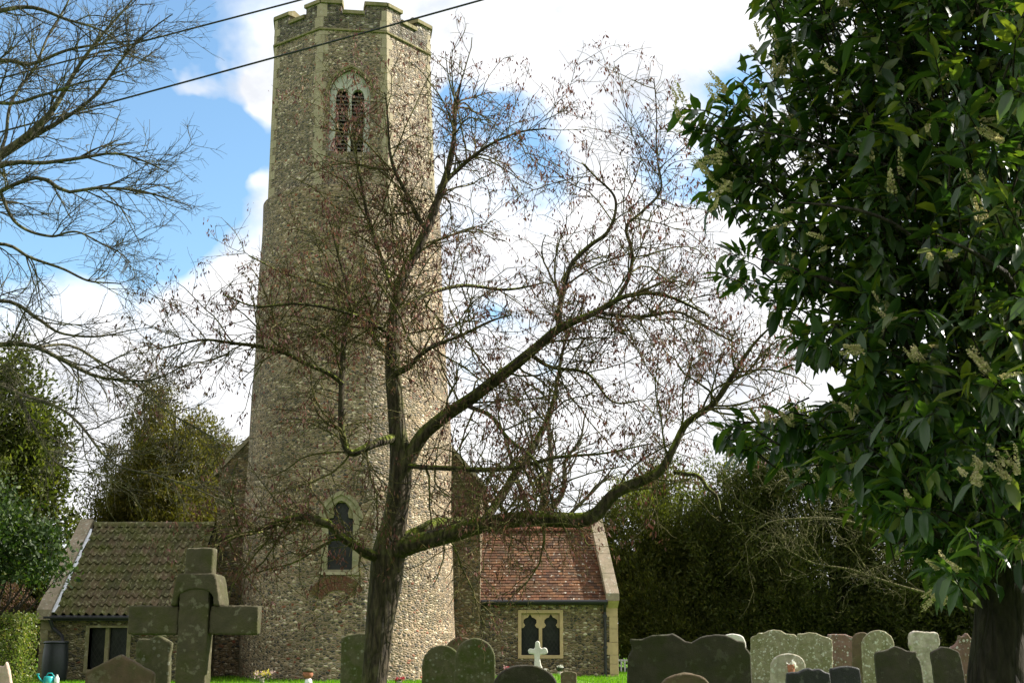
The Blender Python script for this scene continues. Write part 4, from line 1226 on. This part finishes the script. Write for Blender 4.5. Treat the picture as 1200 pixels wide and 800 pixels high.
# broad-leaved evergreen shrub at the vestry gable, hedges
evergreen('glossy leaved holly bush overhanging the vestry gable at the left edge', 'holly_bush',
          [(8, 632, 38, 46, 0, .9), (-5, 600, 30, 34, .3, .7), (30, 612, 18, 24, .2, .5), (64, 640, 16, 12, -.1, .3), (20, 670, 34, 12, .1, .5), (45, 642, 30, 34, -.1, .7), (58, 662, 24, 22, -.2, .5), (76, 668, 16, 8, -.3, .25), (-30, 640, 40, 50, 0, .9)],
          33.5, 7500, .13, .5, .15, M['ivy'], -14, None, .1, 'bush', .10, 10)
def hedge(name, label, cat, x0, x1, y0, y1, z1, mat, n, l, dome=0):
    t = thing(name, ((x0+x1)/2, (y0+y1)/2, gz((x0+x1)/2, y0)), label, cat)
    zb = gz((x0+x1)/2, (y0+y1)/2)
    C = np.stack((rng.uniform(x0, x1, n), rng.uniform(y0, y1, n), rng.uniform(zb, z1, n)), 1)
    f = rng.integers(0, 6, n)
    C[f == 0, 0] = x1; C[(f == 1) | (f == 2), 1] = y0; C[f == 3, 2] = z1
    if dome:
        u = (C[:, 0]-(x0+x1)/2)/((x1-x0)/2)
        C[:, 2] = zb+(C[:, 2]-zb)*(1-dome*u*u)
    C += rng.normal(0, .05, (n, 3))
    d = rng.normal(0, .6, (n, 3)); d[:, 2] += .35; d[:, 1] -= .3
    V, L = leaf_quads(C, unit(d), rng.uniform(l*.6, l*1.4, n), rng.uniform(l*.35, l*.6, n), .1)
    build_np('foliage', V, L, 4, mat, t)
    k = 40
    P = np.empty((k, 4, 3)); b = np.stack((rng.uniform(x0+.1, x1-.1, k), rng.uniform(y0+.1, y1-.1, k), np.full(k, zb)), 1)
    for i in range(4): P[:, i] = b+np.array([0, 0, (z1-zb)*.22*i])+rng.normal(0, .04, (k, 3))*i
    V, L = tubes(P, np.full((k, 4), .012), 5)
    build_np('stems', V, L, 4, M['bark_dark'], t)
Yh = 33.0
hedge('hedge', 'clipped bright green hedge at the left edge beside the vestry', 'hedge', at(-60, 740, Yh).x, at(24, 740, Yh).x, Yh, Yh+1.2, at(10, 722, Yh).z, M['hedge'], 9000, .07)
Yh = 41.0
hedge('shrub', 'brown purple domed shrub behind the green hedge', 'shrub', at(-50, 740, Yh).x, at(26, 740, Yh).x, Yh, Yh+1.6, at(0, 684, Yh).z, M['hedge_brown'], 7000, .09, .35)
# thin bare shrub in the gap between hedge and vestry
def gap_shrub():
    Y0 = 38.0
    t = thing('bare_shrub', (at(34, 785, Y0).x, Y0, GZ), 'thin bare shrub in the gap between hedge and vestry wall', 'shrub')
    lines = [[(33, 792, 0, 2.5), (32, 770, 0, 2.2), (34, 750, 0, 1.6), (30, 735, 0, 1)], [(33, 775, 0, 2), (27, 755, 0, 1.6), (24, 742, 0, 1)], [(22, 742, -.3, 3), (32, 754, -.3, 4), (46, 764, -.3, 4)], [(38, 792, .2, 2), (40, 770, .2, 1.6), (36, 750, .2, 1)], [(30, 757, -.3, 5), (38, 748, -.3, 3), (44, 746, -.3, 2)]]
    S = skeleton(lines, Y0, 10, .02)
    P1, R1 = spawn(S[:, :, :3], S[:, :, 3], 40, 5, .2, .5, rmax=.012, rmin=.008)
    V, L = join([tubes(S[:, :, :3], S[:, :, 3], 6), tubes(P1, R1, 4)])
    tag(t)
    build_np('stems', V, L, 4, M['bark_dark'], t)
gap_shrub()

# distant belt of trees that closes the view behind everything
def belt():
    n = 70000
    x = rng.uniform(-75, 75, n); y = rng.uniform(78, 86, n)
    top = 4.6+1.4*np.sin(x*.21)+.9*np.sin(x*.55+1)+.5*np.sin(x*1.3)
    top = np.where((x > -9.5) & (x < -4), top, top)
    z = .3+rng.random(n)**.8*top
    C = np.stack((x, y, z), 1)
    d = rng.normal(0, .6, (n, 3)); d[:, 2] += .6
    V, L = leaf_quads(C, unit(d), rng.uniform(.35, .9, n), rng.uniform(.2, .4, n), .1)
    tag(build_np('distant_woodland', V, L, 4, M['yew']), 'belt of dark woodland far behind the church and graves', 'woodland', kind='stuff')
belt()

# ------------------------------------------------------------------ flowering laurel on the right
def pip(px, py, poly):
    c = np.zeros(len(px), dtype=bool); j = len(poly)-1
    for i in range(len(poly)):
        xi, yi = poly[i]; xj, yj = poly[j]
        m = ((yi > py) != (yj > py)) & (px < (xj-xi)*(py-yi)/(yj-yi+1e-9)+xi)
        c ^= m; j = i
    return c
def laurel():
    Y0 = 7.4
    base = at(1168, 800, Y0)
    t = thing('laurel_tree', (base.x, Y0, gz(base.x, Y0)), 'large glossy evergreen laurel with cream flower spikes filling the right side', 'tree')
    limbs = [
        [(1172, 1100, 0, 110), (1172, 900, 0, 80), (1172, 800, 0, 68), (1176, 700, 0, 56), (1170, 600, 0, 46), (1180, 450, .1, 36), (1200, 250, .2, 26), (1210, 50, .2, 16), (1200, -200, .2, 6)],
        [(1165, 660, 0, 30), (1140, 560, -.2, 22), (1090, 460, -.4, 16), (1040, 380, -.5, 10), (980, 330, -.6, 6), (900, 300, -.6, 3)],
        [(1180, 450, .1, 24), (1120, 330, .2, 16), (1060, 220, .3, 11), (1000, 120, .3, 8), (960, 40, .3, 5), (930, -40, .3, 3)],
        [(1195, 260, .2, 14), (1178, 230, -.6, 8), (1110, 212, -.7, 5), (1040, 198, -.7, 4), (985, 185, -.7, 4), (955, 170, -.7, 3), (900, 150, -.7, 2), (830, 145, -.7, 1.5)],
        [(1172, 620, 0, 20), (1120, 560, .4, 12), (1040, 520, .6, 8), (960, 495, .7, 5), (880, 500, .7, 3)],
        [(1170, 560, 0, 20), (1230, 450, -.5, 14), (1260, 300, -.6, 9), (1250, 150, -.6, 5)],
        [(1174, 680, 0, 16), (1130, 640, -.6, 8), (1085, 620, -.8, 5), (1050, 640, -.8, 3)],
        [(1140, 380, -.5, 12), (1100, 300, -1.1, 8), (1060, 270, -1.3, 5), (990, 250, -1.4, 4), (930, 235, -1.4, 2)],
        [(1180, 420, -.3, 14), (1190, 340, -1.4, 9), (1150, 300, -1.8, 6), (1100, 280, -2, 3)],
    ]
    S = skeleton(limbs, Y0, 26, .02)
    P0, R0 = S[:, :, :3], S[:, :, 3]
    V, L = tubes(P0, R0, 12)
    build_np('trunk', V, L, 4, M['bark_dark'], t, smooth=True)
    outline = [(905, -60), (880, -20), (900, 30), (868, 62), (880, 95), (850, 110), (866, 150), (835, 160), (812, 118), (803, 125), (822, 170), (815, 185), (838, 205), (835, 240), (850, 262), (870, 250), (880, 285), (850, 315), (850, 330), (880, 335), (905, 360), (930, 400), (945, 425), (985, 420), (1000, 400), (1010, 440), (985, 470), (940, 478), (900, 490), (850, 490), (838, 500), (862, 525), (872, 540), (900, 530), (940, 545), (945, 570), (965, 565), (1000, 570), (1010, 600), (1050, 620), (1050, 650), (1090, 650), (1100, 690), (1140, 690), (1180, 650), (1500, 700), (1560, 300), (1500, -250), (1150, -330), (950, -180)]
    N = 13000
    px = rng.uniform(800, 1560, N); py = rng.uniform(-330, 720, N)
    ok = pip(px, py, outline)
    px, py = px[ok], py[ok]
    inside = px > 1215
    keep = (~inside) | (rng.random(len(px)) < .35)
    px, py = px[keep], py[keep]
    n = len(px)
    edge = np.clip((px-830)/330, 0, 1)
    dY = np.where(rng.random(n) < .3, -rng.random(n)*2.0*edge, rng.uniform(-.9, 1.5, n)*(.35+.65*edge))
    # thin out the fringe so that sky shows through
    fringe = np.clip((px-800)/200+np.where(py > 520, .3, 0)+np.where(px < 870, .75, 0), .3, 1)
    kk = rng.random(n) < fringe*np.where(px > 1010, .62, .46)
    px, py, dY = px[kk], py[kk], dY[kk]
    n = len(px)
    C = np.array([at(a, b, Y0+c) for a, b, c in zip(px, py, dY)])
    core = np.array(at(1190, 330, Y0+.3))
    od = unit((C-core)*np.array([1, 1, .6])); od[:, 2] += rng.normal(.15, .3, n); od += rng.normal(0, .3, (n, 3)); od = unit(od)
    # twig under every cluster
    P = np.stack([C-od*.22+np.array([0, 0, -.05]), C-od*.10, C+od*.06], 1)
    V1, L1 = tubes(P, np.full((n, 3), .0045)*np.array([1.3, 1, .6]), 4)
    build_np('twigs', V1, L1, 4, M['bark_dark'], t)
    m = 9
    cb = np.repeat(C, m, 0); o = np.repeat(od, m, 0); NN = len(cb)
    cb = cb+o*rng.uniform(-.12, .07, (NN, 1))
    rad = rng.normal(size=(NN, 3)); rad = unit(rad-o*np.sum(rad*o, 1, keepdims=True))
    dn = unit(o*rng.uniform(.2, .8, (NN, 1))+rad*.8+np.array([0, 0, -.38]))
    Ln = rng.uniform(.085, .175, NN); Wn = Ln*rng.uniform(.28, .36, NN)
    side = np.cross(dn, np.tile([0, 0, 1.0], (NN, 1))+rng.normal(0, .35, (NN, 3))); side = unit(side)
    nn = np.cross(side, dn)
    l, w_ = Ln[:, None], Wn[:, None]
    fold = .18
    cv = rng.uniform(-.24, .06, (NN, 1))
    b0 = cb
    m1 = cb+dn*l*.33+nn*l*.03; m2 = cb+dn*l*.70+nn*l*(cv*.3); tip = cb+dn*l+nn*l*cv
    L1_, R1_ = m1+side*w_*.46+nn*w_*fold, m1-side*w_*.46+nn*w_*fold
    L2_, R2_ = m2+side*w_*.42+nn*w_*fold, m2-side*w_*.42+nn*w_*fold
    V = np.stack((b0, m1, m2, tip, L1_, R1_, L2_, R2_), 1).reshape(-1, 3)
    tri = np.array([(0, 1, 4), (0, 5, 1), (1, 2, 6), (1, 6, 4), (1, 5, 7), (1, 7, 2), (2, 3, 6), (2, 7, 3)])
    Lp = (np.arange(NN)[:, None, None]*8+tri[None]).reshape(-1)
    build_np('leaves', V, Lp, 3, M['laurel'], t, smooth=True)
    # flower spikes, mostly in groups of three to six on shoots facing the open side
    ns = 430
    si = rng.choice(n, ns, replace=False)
    cnt = rng.integers(1, 6, ns)
    B = np.repeat(C[si]+od[si]*.05, cnt, 0); O = np.repeat(od[si], cnt, 0)
    K = len(B)
    B = B+rng.normal(0, .026, (K, 3)); B[:, 1] -= .05
    gd = np.repeat(unit(od[si]*.8+rng.normal(0, .55, (ns, 3))+np.array([-.25, -.3, .55])), cnt, 0)
    dirs = unit(gd+rng.normal(0, .2, (K, 3)))
    Ls = rng.uniform(.10, .165, K)
    # stalk + florets: each spike is ~26 small petals round an axis
    f = 72
    s = np.tile(np.linspace(.12, 1, f), (K, 1))+rng.normal(0, .02, (K, f))
    ax = B[:, None, :]+dirs[:, None, :]*(s*Ls[:, None])[:, :, None]
    r0 = rng.normal(size=(K, f, 3)); r0 = unit(r0-dirs[:, None, :]*np.sum(r0*dirs[:, None, :], 2, keepdims=True))
    rr = (.0120*(1.1-.75*s))[:, :, None]
    fb = (ax+r0*rr*.3).reshape(-1, 3)
    fd = unit((r0+dirs[:, None, :]*.5).reshape(-1, 3))
    FL = np.repeat(rng.uniform(.012, .0175, K), f)*(1.15-.55*s.reshape(-1))
    Vf, Lf = leaf_quads(fb, fd, FL, FL*.9, .1)
    ob = build_np('flower_spikes', Vf, Lf, 4, M['spike'], t)
laurel()

# ------------------------------------------------------------------ gravestones
GR = 'headstones in the churchyard'
def arc(x0, x1, ys, yt, n=12, pw=1.0):
    cx, rx = (x0+x1)/2, (x1-x0)/2
    return [(cx-rx*math.cos(math.pi*i/n), ys-(ys-yt)*math.sin(math.pi*i/n)**pw) for i in range(n+1)]
def stone(outline, Y, th, mat, label, name='gravestone', cat='gravestone', group=GR, lean=0.0, bev=.012, rough=0.0, extra=None):
    """outline: picture points of the top edge from left to right; sides run straight into the ground"""
    xs = [p[0] for p in outline]
    P = [at(x, y, Y) for x, y in outline]
    cx = (P[0].x+P[-1].x)/2
    g = gz(cx, Y)
    if rough:
        P = [p+Vector((random.uniform(-rough, rough), 0, random.uniform(-rough, rough))) for p in P]
    pts = [(p.x-cx, p.z-g) for p in P]
    pts = [(pts[0][0], -.15)]+pts+[(pts[-1][0], -.15)]
    mb = MB(); mb.prism(pts[::-1], (Vector((0, 0, 0)), Vector((1, 0, 0)), UP, Vector((0, -1, 0))), -th, 0)
    o = mb.build(name, mat, None, (0, 0, 0), bevel=bev)
    bm = bmesh.new(); bm.from_mesh(o.data)
    bmesh.ops.triangulate(bm, faces=[f for f in bm.faces if len(f.verts) > 4])
    bm.to_mesh(o.data); bm.free()
    weather(o, .013 if Y < 19 else .018, .005+rough*.5)
    o.location = (cx, Y, g); o.rotation_euler = (R_(random.uniform(-2.5, 2.5)), 0, R_(random.uniform(-5, 6)))
    OFF[o.name] = Vector((cx, Y, g))
    tag(o, label, cat, group)
    return o
stone([(98, 789), (100, 786), (140, 766), (178, 787), (180, 790)], 12, .09, M['s_brown'], 'low gable topped brown headstone in front of the stone cross at left')
stone([(160, 755), (163, 748), (176, 748), (186, 744), (190, 745), (203, 753), (202, 760), (201, 764), (199, 800)], 13, .08, M['s_moss'], 'mossy peaked headstone just under the left arm of the stone cross')
stone([(399, 760), (399, 748), (406, 744), (420, 741), (434, 742), (447, 746), (448, 760)], 20, .1, M['s_moss'], 'green mossy headstone half hidden behind the bare tree trunk')
stone([(494, 790)]+arc(494, 541, 779, 755)+[(541, 790)], 21.5, .09, M['s_moss'], 'mossy round topped headstone, left of the trio beside the tower')
stone([(519, 790)]+arc(519, 563, 768, 746)+[(563, 790)], 24, .09, M['s_brown'], 'headstone at the back of the trio beside the tower, only its round top showing')
stone([(533, 795)]+arc(533, 580.5, 776, 747, 14, .8)+[(580.5, 795)], 20, .09, M['s_moss'], 'tall pointed round headstone, front right of the trio beside the tower')
stone([(577, 812)]+arc(577, 655, 807, 778, 16)+[(655, 812)], 14, .1, M['s_dark'], 'dark half round headstone below the aisle window')
stone([(657, 795), (657, 788), (662, 786), (671, 786), (676, 788), (676, 795)], 30, .1, M['s_brown'], 'tiny square brown headstone below the right edge of the aisle window')
# double headstone
dbl = [(735, 800), (736, 770), (741, 760), (738, 748), (752, 749), (757, 747), (764, 744), (774, 743), (785, 743), (788, 741.5), (793, 744), (799, 748), (803, 751), (811, 752), (816, 749), (822, 746), (829, 744), (838, 743), (850, 743.5), (857, 746), (864, 750), (872, 751), (873, 758), (879, 766), (881, 800)]
stone(dbl, 15, .12, M['s_dark'], 'very wide dark double headstone with two curved humps right of the church')
stone([(774, 812)]+arc(774, 834, 806, 788, 16)+[(834, 812)], 12, .09, M['s_brown'], 'low half round headstone in front of the wide double headstone')
stone([(846, 775)]+arc(846, 872, 748, 742)+[(874, 752), (876, 790)], 26, .09, M['s_white'], 'white round topped headstone peeping over the wide double headstone')
stone([(880, 790), (880, 748), (882, 745), (887, 744), (889, 741), (896, 741), (900, 738.5), (907, 737), (915, 738.5), (920, 741), (926, 742), (932, 743), (935, 746), (936, 790)], 31, .12, M['s_lichen'], 'broad lichen spotted headstone with stepped round top, left end of the pale row', rough=.008)
g13 = stone([(903, 795), (903, 778)]+arc(904, 943, 777, 765)[1:-1]+[(944, 778), (944, 795)], 25, .08, M['s_pale'], 'small grey round topped headstone holding orange and white ornaments')
stone([(935, 790), (935.5, 742), (942, 741.5), (949, 740), (956, 741), (962, 743), (966, 745), (972, 746), (976, 750), (977, 790)], 29.5, .12, M['s_lichen'], 'pale olive headstone with sunlit wavy top in the middle of the pale row', rough=.006)
stone([(970, 790), (970, 743), (980, 742), (990, 743), (999, 746), (1002, 750), (1003, 790)], 32, .11, M['s_red'], 'reddish flat topped headstone with grey lichen at the right of the pale row', rough=.008)
stone([(921, 800), (922, 788), (928, 787), (935, 787), (941, 784), (947, 782), (953, 784), (956, 783), (961, 783), (967, 787), (972, 788), (974, 800)], 15.5, .09, M['s_slate'], 'low dark slate headstone with two small humps before the pale row')
stone([(973, 800), (973, 783), (977, 782), (985, 780.5), (994, 779.5), (1003, 781), (1008, 783), (1010, 800)], 16.5, .09, M['s_slate'], 'low dark slate headstone with a flat shallow top before the pale row')
stone([(1000, 790)]+arc(1000, 1022, 750, 740)+[(1022, 790)], 28, .1, M['s_brown'], 'brown round headstone tucked behind the lichen speckled round one')
stone([(1013, 800)]+arc(1011, 1049, 757, 737.5, 14)+[(1050, 800)], 26, .1, M['s_lichen'], 'tall round topped headstone speckled with white lichen, dark stone before it', rough=.004)
stone([(1029, 800), (1026, 766), (1028, 763), (1040, 761), (1050, 756.5), (1057, 758.5), (1064, 762), (1075, 763), (1074, 768), (1078, 773), (1080, 780), (1083, 800)], 17, .1, M['s_dark'], 'dark shouldered headstone with a small central peak at right')
stone([(1070, 795), (1069, 780), (1066, 770), (1068, 762), (1064, 756), (1066, 741), (1071, 739), (1078, 740), (1085, 739), (1092, 741), (1098, 740), (1101, 745), (1103, 755), (1098, 762), (1097, 770), (1095, 795)], 29, .14, M['s_pale'], 'pale rugged headstone with a ragged crumbling top at right', rough=.02, bev=.02)
stone([(1096, 800), (1091, 764), (1096, 761), (1104, 757), (1112, 758), (1120, 761), (1124, 763), (1127, 772), (1132, 800)], 18, .1, M['s_dark'], 'dark headstone with low curved top left of the laurel trunk')
stone([(1114, 800), (1114, 758), (1121, 754), (1124, 748), (1124, 743), (1128, 746), (1134, 740), (1136, 744), (1143, 752), (1146, 765), (1152, 800)], 21, .12, M['s_red'], 'reddish broken headstone with white lichen streaks beside the laurel trunk', rough=.012)
stone([(-6, 795), (-4, 783), (0, 779), (4, 781), (6, 774), (8, 776), (10, 784), (13, 800)], 21, .1, M['s_pink'], 'pinkish stone memorial at the bottom left corner')
# ornaments on the small grey headstone
def ornaments():
    Y = 24.85
    a = at(927, 778, Y)
    t = thing('grave_ornament', (a.x, Y, gz(a.x, Y)), 'orange pot with a white flower standing before the small grey headstone', 'ornament')
    z0 = gz(a.x, Y); h = a.z-z0
    mb = MB(); mb.lathe([(.05, 0), (.06, .02), (.025, .05), (.02, h*.6), (.05, h*.75), (.07, h-.02), (.06, h)], (a.x, Y, z0), 14); mb.build('stem', M['terracotta'], t, smooth=True)
    n = 60; C = np.tile([a.x+.02, Y-.02, a.z+.0], (n, 1))+rng.normal(0, .03, (n, 3)); d = unit(rng.normal(size=(n, 3))+np.array([0, 0, .5]))
    V, L = leaf_quads(C, d, rng.uniform(.04, .07, n), rng.uniform(.03, .05, n)); build_np('flowers', V, L, 4, M['flower_white'], t)
ornaments()

# large stone cross at left with an arched hood
def big_cross():
    Y = 9.0
    b = at(227, 745, Y)
    g = gz(b.x, Y)
    t = thing('stone_cross', (b.x, Y, g), 'large weathered stone cross with a short head and arched hood at left', 'cross')
    th = .13
    def X(px): return at(px, 720, Y).x
    def Zz(py): return at(227, py, Y).z
    mb = MB()
    mb.box(X(209.5), X(244.5), Y-.02, Y+th+.02, g-.1, Zz(687))
    weather(mb.build('shaft', M['s_cross'], t, bevel=.006), .009, .004, 11)
    mb = MB(); mb.box(X(214), X(246.5), Y+.0, Y+th, Zz(690), Zz(641)); weather(mb.build('head', M['s_cross'], t, bevel=.006), .009, .004, 11)
    mb = MB(); mb.box(X(150), X(208.9), Y+.005, Y+th, Zz(743), Zz(709)); weather(mb.build('arm', M['s_cross'], t, bevel=.006), .009, .004, 11)
    mb = MB(); mb.box(X(245.1), X(302.5), Y+.005, Y+th, Zz(743), Zz(709)); weather(mb.build('arm', M['s_cross'], t, bevel=.006), .009, .004, 11)
    # arched hood: upper half of a ring that springs from the arms
    mb = MB()
    c = (X(211)+X(247))/2; zc = Zz(709)
    n = 16
    sx = X(228)-X(227)
    H, h2 = Zz(671.5)-zc, Zz(690)-zc
    fr = (Vector((b.x, Y+th/2, b.z)), Vector((1, 0, 0)), UP, Vector((0, -1, 0)))
    inner = [(c-b.x+21.5*sx*math.cos(math.pi*(1-i/n)), zc-b.z+h2*math.sin(math.pi*(1-i/n))**.6) for i in range(n+1)]
    oc_ = [(-29, 0), (-27.5, .25), (-26, .5), (-24.5, .72), (-23, .88), (-21.5, .98), (-16, 1), (-8, 1), (0, 1)]
    oc_ += [(-a_, v_) for a_, v_ in oc_[:-1][::-1]]
    outer = [(c-b.x+a_*sx, zc-b.z+v_*H) for a_, v_ in oc_]
    mb.ring(outer, inner, fr, -.22, .095, closed=False)
    weather(mb.build('hood', M['s_cross'], t, bevel=.006), .009, .004, 11)
    mb = MB(); mb.box(b.x-.36, b.x+.36, Y-.2, Y+.33, g-.05, g+.16); weather(mb.build('plinth', M['s_cross'], t, bevel=.006), .009, .004, 11)
    mb = MB(); mb.box(b.x-.25, b.x+.25, Y-.12, Y+.25, g+.161, g+.32); weather(mb.build('plinth', M['s_cross'], t, bevel=.006), .009, .004, 11)
big_cross()
def small_cross():
    Y = 30.0
    b = at(632, 780, Y); g = gz(b.x, Y)
    s = Y/F
    t = thing('stone_cross', (b.x, Y, g), 'small pale cross with a sunlit edge in front of the aisle window', 'cross')
    pts = [(637.5, 789), (636, 783), (634, 778), (632.7, 770), (633, 766.5), (640, 766), (642, 764), (641, 759.5), (638, 758), (634.5, 759.5), (633, 757), (632.5, 752), (630.5, 750), (627.5, 751.5), (627, 757), (626.5, 760), (621, 759), (618.5, 761.5), (620, 765.5), (626, 766), (626.5, 772), (626, 780), (624, 790)]
    mb = MB(); mb.prism([(p.x-b.x, p.z-g) for p in [at(x, y, Y) for x, y in pts]], (Vector((b.x, Y, g)), Vector((1, 0, 0)), UP, Vector((0, -1, 0))), -.13, 0)
    weather(mb.build('cross_body', M['s_white'], t, bevel=.012), .015, .004)
    mb = MB(); zt = at(630, 786, Y).z
    mb.box(b.x-.24, b.x+.22, Y-.12, Y+.26, g-.1, zt-.02); mb.build('plinth', M['s_white'], t, bevel=.012)
    mb = MB(); mb.box(b.x-.17, b.x+.16, Y-.06, Y+.2, zt-.018, zt+.05); mb.build('plinth', M['s_white'], t, bevel=.012)
small_cross()

# ------------------------------------------------------------------ small things at the foot of the church
def bouquet(px, py, Y, mats, label, r=.16, leaf=True, hgt=None):
    a = at(px, py, Y); g = gz(a.x, Y)
    t = thing('flower_bunch', (a.x, Y, g), label, 'flowers', 'bunches of flowers by the graves')
    zt = max(a.z, g+.08)
    mb = MB(); mb.lathe([(.05, 0), (.07, .01), (.06, .08), (.075, max(.1, (zt-g)*.7))], (a.x, Y, g-.005), 12); mb.build('vase', M['s_pale'], t, smooth=True)
    for k, mname in enumerate(mats):
        n = 90
        c = rng.normal(0, r*.45, (5, 3))*np.array([1, .8, .35])
        C = np.array([a.x, Y, zt])+c[rng.integers(0, 5, n)]+rng.normal(0, r*.16, (n, 3))
        d = unit(rng.normal(size=(n, 3))+np.array([0, -.2, .5]))
        V, L = leaf_quads(C, d, rng.uniform(.03, .06, n), rng.uniform(.025, .045, n)); build_np('blooms', V, L, 4, M[mname], t)
    n = 70; C = np.array([a.x, Y, zt-.06])+rng.normal(0, r*.5, (n, 3))*np.array([1, .8, .3]); d = unit(rng.normal(size=(n, 3))+np.array([0, 0, .6]))
    V, L = leaf_quads(C, d, rng.uniform(.05, .10, n), rng.uniform(.015, .03, n)); build_np('leaves', V, L, 4, M['ivy'], t)
bouquet(307, 790, 35.6, ['flower_pink', 'flower_yellow'], 'pink and yellow flower bunch in the grass left of the tower foot', .2)
bouquet(468, 795, 33, ['flower_red'], 'small red flower bunch between the tree trunk and the mossy headstones', .08)
bouquet(656, 781, 35, ['flower_white'], 'small white flower bunch right of the pale cross below the window', .08)
bouquet(593, 783, 36, ['flower_pink', 'flower_red'], 'small pink flower bunch at the foot of the aisle wall left of the window', .09)
def ornament():
    Y = 34.5
    a = at(361, 783, Y); g = gz(a.x, Y); s = Y/F
    t = thing('garden_ornament', (a.x, Y, g), 'small round headed terracotta and white ornament in the grass before the tower', 'ornament')
    top = a.z+.02; h = top-g
    mb = MB(); mb.lathe([(.09, -.02), (.10, .02), (.085, h*.28), (.06, h*.36)], (a.x+.02, Y, g), 16); mb.build('base', M['white'], t, smooth=True)
    mb = MB(); mb.lathe([(.06, h*.35), (.115, h*.48), (.135, h*.63), (.11, h*.8), (.10, h*.83)], (a.x, Y, g), 18); mb.build('bowl', M['terracotta'], t, smooth=True)
    mb = MB(); mb.lathe([(.14, h*.78), (.145, h*.84), (.115, h*.95), (.05, h), (.01, h+.01)], (a.x+.01, Y, g), 18); mb.build('cap', M['s_moss'], t, smooth=True)
ornament()
def butt():
    Y = 35.9
    a = at(63.5, 790, Y); g = gz(a.x, Y); top = at(63, 752, Y).z; h = top-g
    t = thing('water_butt', (a.x, Y, g), 'black plastic water butt under the vestry downpipe', 'water butt')
    r = 14.5*Y/F
    mb = MB(); prof = [(r*.84, -.02), (r*.86, .03)]
    for i in range(9):
        z = .05+(h-.12)*i/8; rr = r*(.86+.14*math.sin(math.pi*(.1+.8*i/8)))
        prof += [(rr, z)]
    prof += [(r*.92, h-.03)]
    mb.lathe(prof, (a.x, Y, g), 28); mb.build('barrel', M['butt'], t, smooth=True)
    mb = MB(); mb.lathe([(r*.97, h-.03), (r*.99, h), (r*.9, h+.03), (.02, h+.045)], (a.x, Y, g), 28); mb.build('lid', M['butt'], t, smooth=True)
    mb = MB(); mb.tube([(a.x, Y-r*.85, g+.2), (a.x, Y-r-.08, g+.2), (a.x, Y-r-.09, g+.15)], .015, 8); mb.build('tap', M['black'], t)
butt()
def can():
    Y = 33.6
    a = at(57, 796, Y); g = gz(a.x, Y)
    t = thing('watering_can', (a.x, Y, g), 'teal plastic watering can in front of the water butt', 'watering can')
    h = max(.2, at(57, 795.5, Y).z-g); r = .13
    mb = MB(); mb.lathe([(r, 0), (r*1.02, .02), (r*.92, h*.8), (r*.8, h), (r*.75, h)], (a.x, Y, g), 20); mb.build('body', M['teal'], t, smooth=True)
    mb = MB(); mb.tube([(a.x-r*.9, Y, g+.06), (a.x-r*1.6, Y, g+h*.6), (a.x-r*2.1, Y, g+h*1.1)], [.03, .022, .018], 10); mb.lathe([(.02, 0), (.045, .03), (.04, .04)], (a.x-r*2.1, Y, g+h*1.1), 12); mb.build('spout', M['teal'], t, smooth=True)
    mb = MB(); mb.tube([(a.x-r*.5, Y, g+h), (a.x-r*.2, Y, g+h+.07), (a.x+r*.5, Y, g+h+.07), (a.x+r*1.3, Y, g+h*.75), (a.x+r*.95, Y, g+h*.3)], .014, 8); mb.build('handle', M['teal'], t, smooth=True)
    b = at(66.5, 796, Y); 
    t2 = thing('bottle', (b.x, Y, gz(b.x, Y)), 'white plastic bottle beside the teal watering can', 'bottle')
    hb = h+.03
    mb = MB(); mb.lathe([(.055, 0), (.06, .02), (.058, hb*.65), (.03, hb*.82), (.024, hb*.86)], (b.x, Y, gz(b.x, Y)), 16); mb.build('bottle_body', M['white'], t2, smooth=True)
    mb = MB(); mb.lathe([(.027, hb*.85), (.027, hb*.97), (.02, hb)], (b.x, Y, gz(b.x, Y)), 12); mb.build('cap', M['whitewood'], t2, smooth=True)
can()
def white_fence():
    Y = 46.0
    x0, x1 = at(722, 780, Y).x, at(790, 780, Y).x
    zt, zb = at(733, 772, Y).z, at(733, 790, Y).z
    t = thing('picket_fence', (x0, Y, GZ), 'white picket fence glimpsed between the church corner and the double headstone', 'fence')
    mb = MB(); mb.box(x0, x1, Y, Y+.04, zt-.06, zt); mb.build('rail', M['whitewood'], t)
    mb = MB(); mb.box(x0, x1, Y, Y+.04, zb-.05, zb); mb.build('rail', M['whitewood'], t)
    x = x0+.03
    while x < x1:
        mb = MB(); mb.box(x, x+.045, Y-.022, Y-.002, GZ-.02, zt-.01); mb.build('picket', M['whitewood'], t); x += .12
    for x in (x0, x1-.09):
        p = MB(); p.box(x, x+.09, Y+.042, Y+.13, GZ-.1, zt+.05); p.build('post', M['whitewood'], t)
white_fence()

# ------------------------------------------------------------------ overhead wires
def wire(pts, label):
    P = [at(*p) for p in pts]
    mb = MB()
    a, b = P[0], P[-1]
    n = 30
    L = []
    for i in range(n+1):
        s = i/n
        L.append(a.lerp(b, s)+Vector((0, 0, -.10*4*s*(1-s))))
    mb.tube(L, .0135, 8)
    o = mb.build('overhead_wire', M['wire'], None, (0, 0, 0), smooth=True)
    tag(o, label, 'wire', 'overhead wires')
wire([(-600, 240, 21), (900, -148, 16)], 'upper overhead wire crossing the blue sky left of the tower top')
wire([(-600, 311, 20), (1100, -152, 15)], 'lower overhead wire crossing in front of the tower parapet')
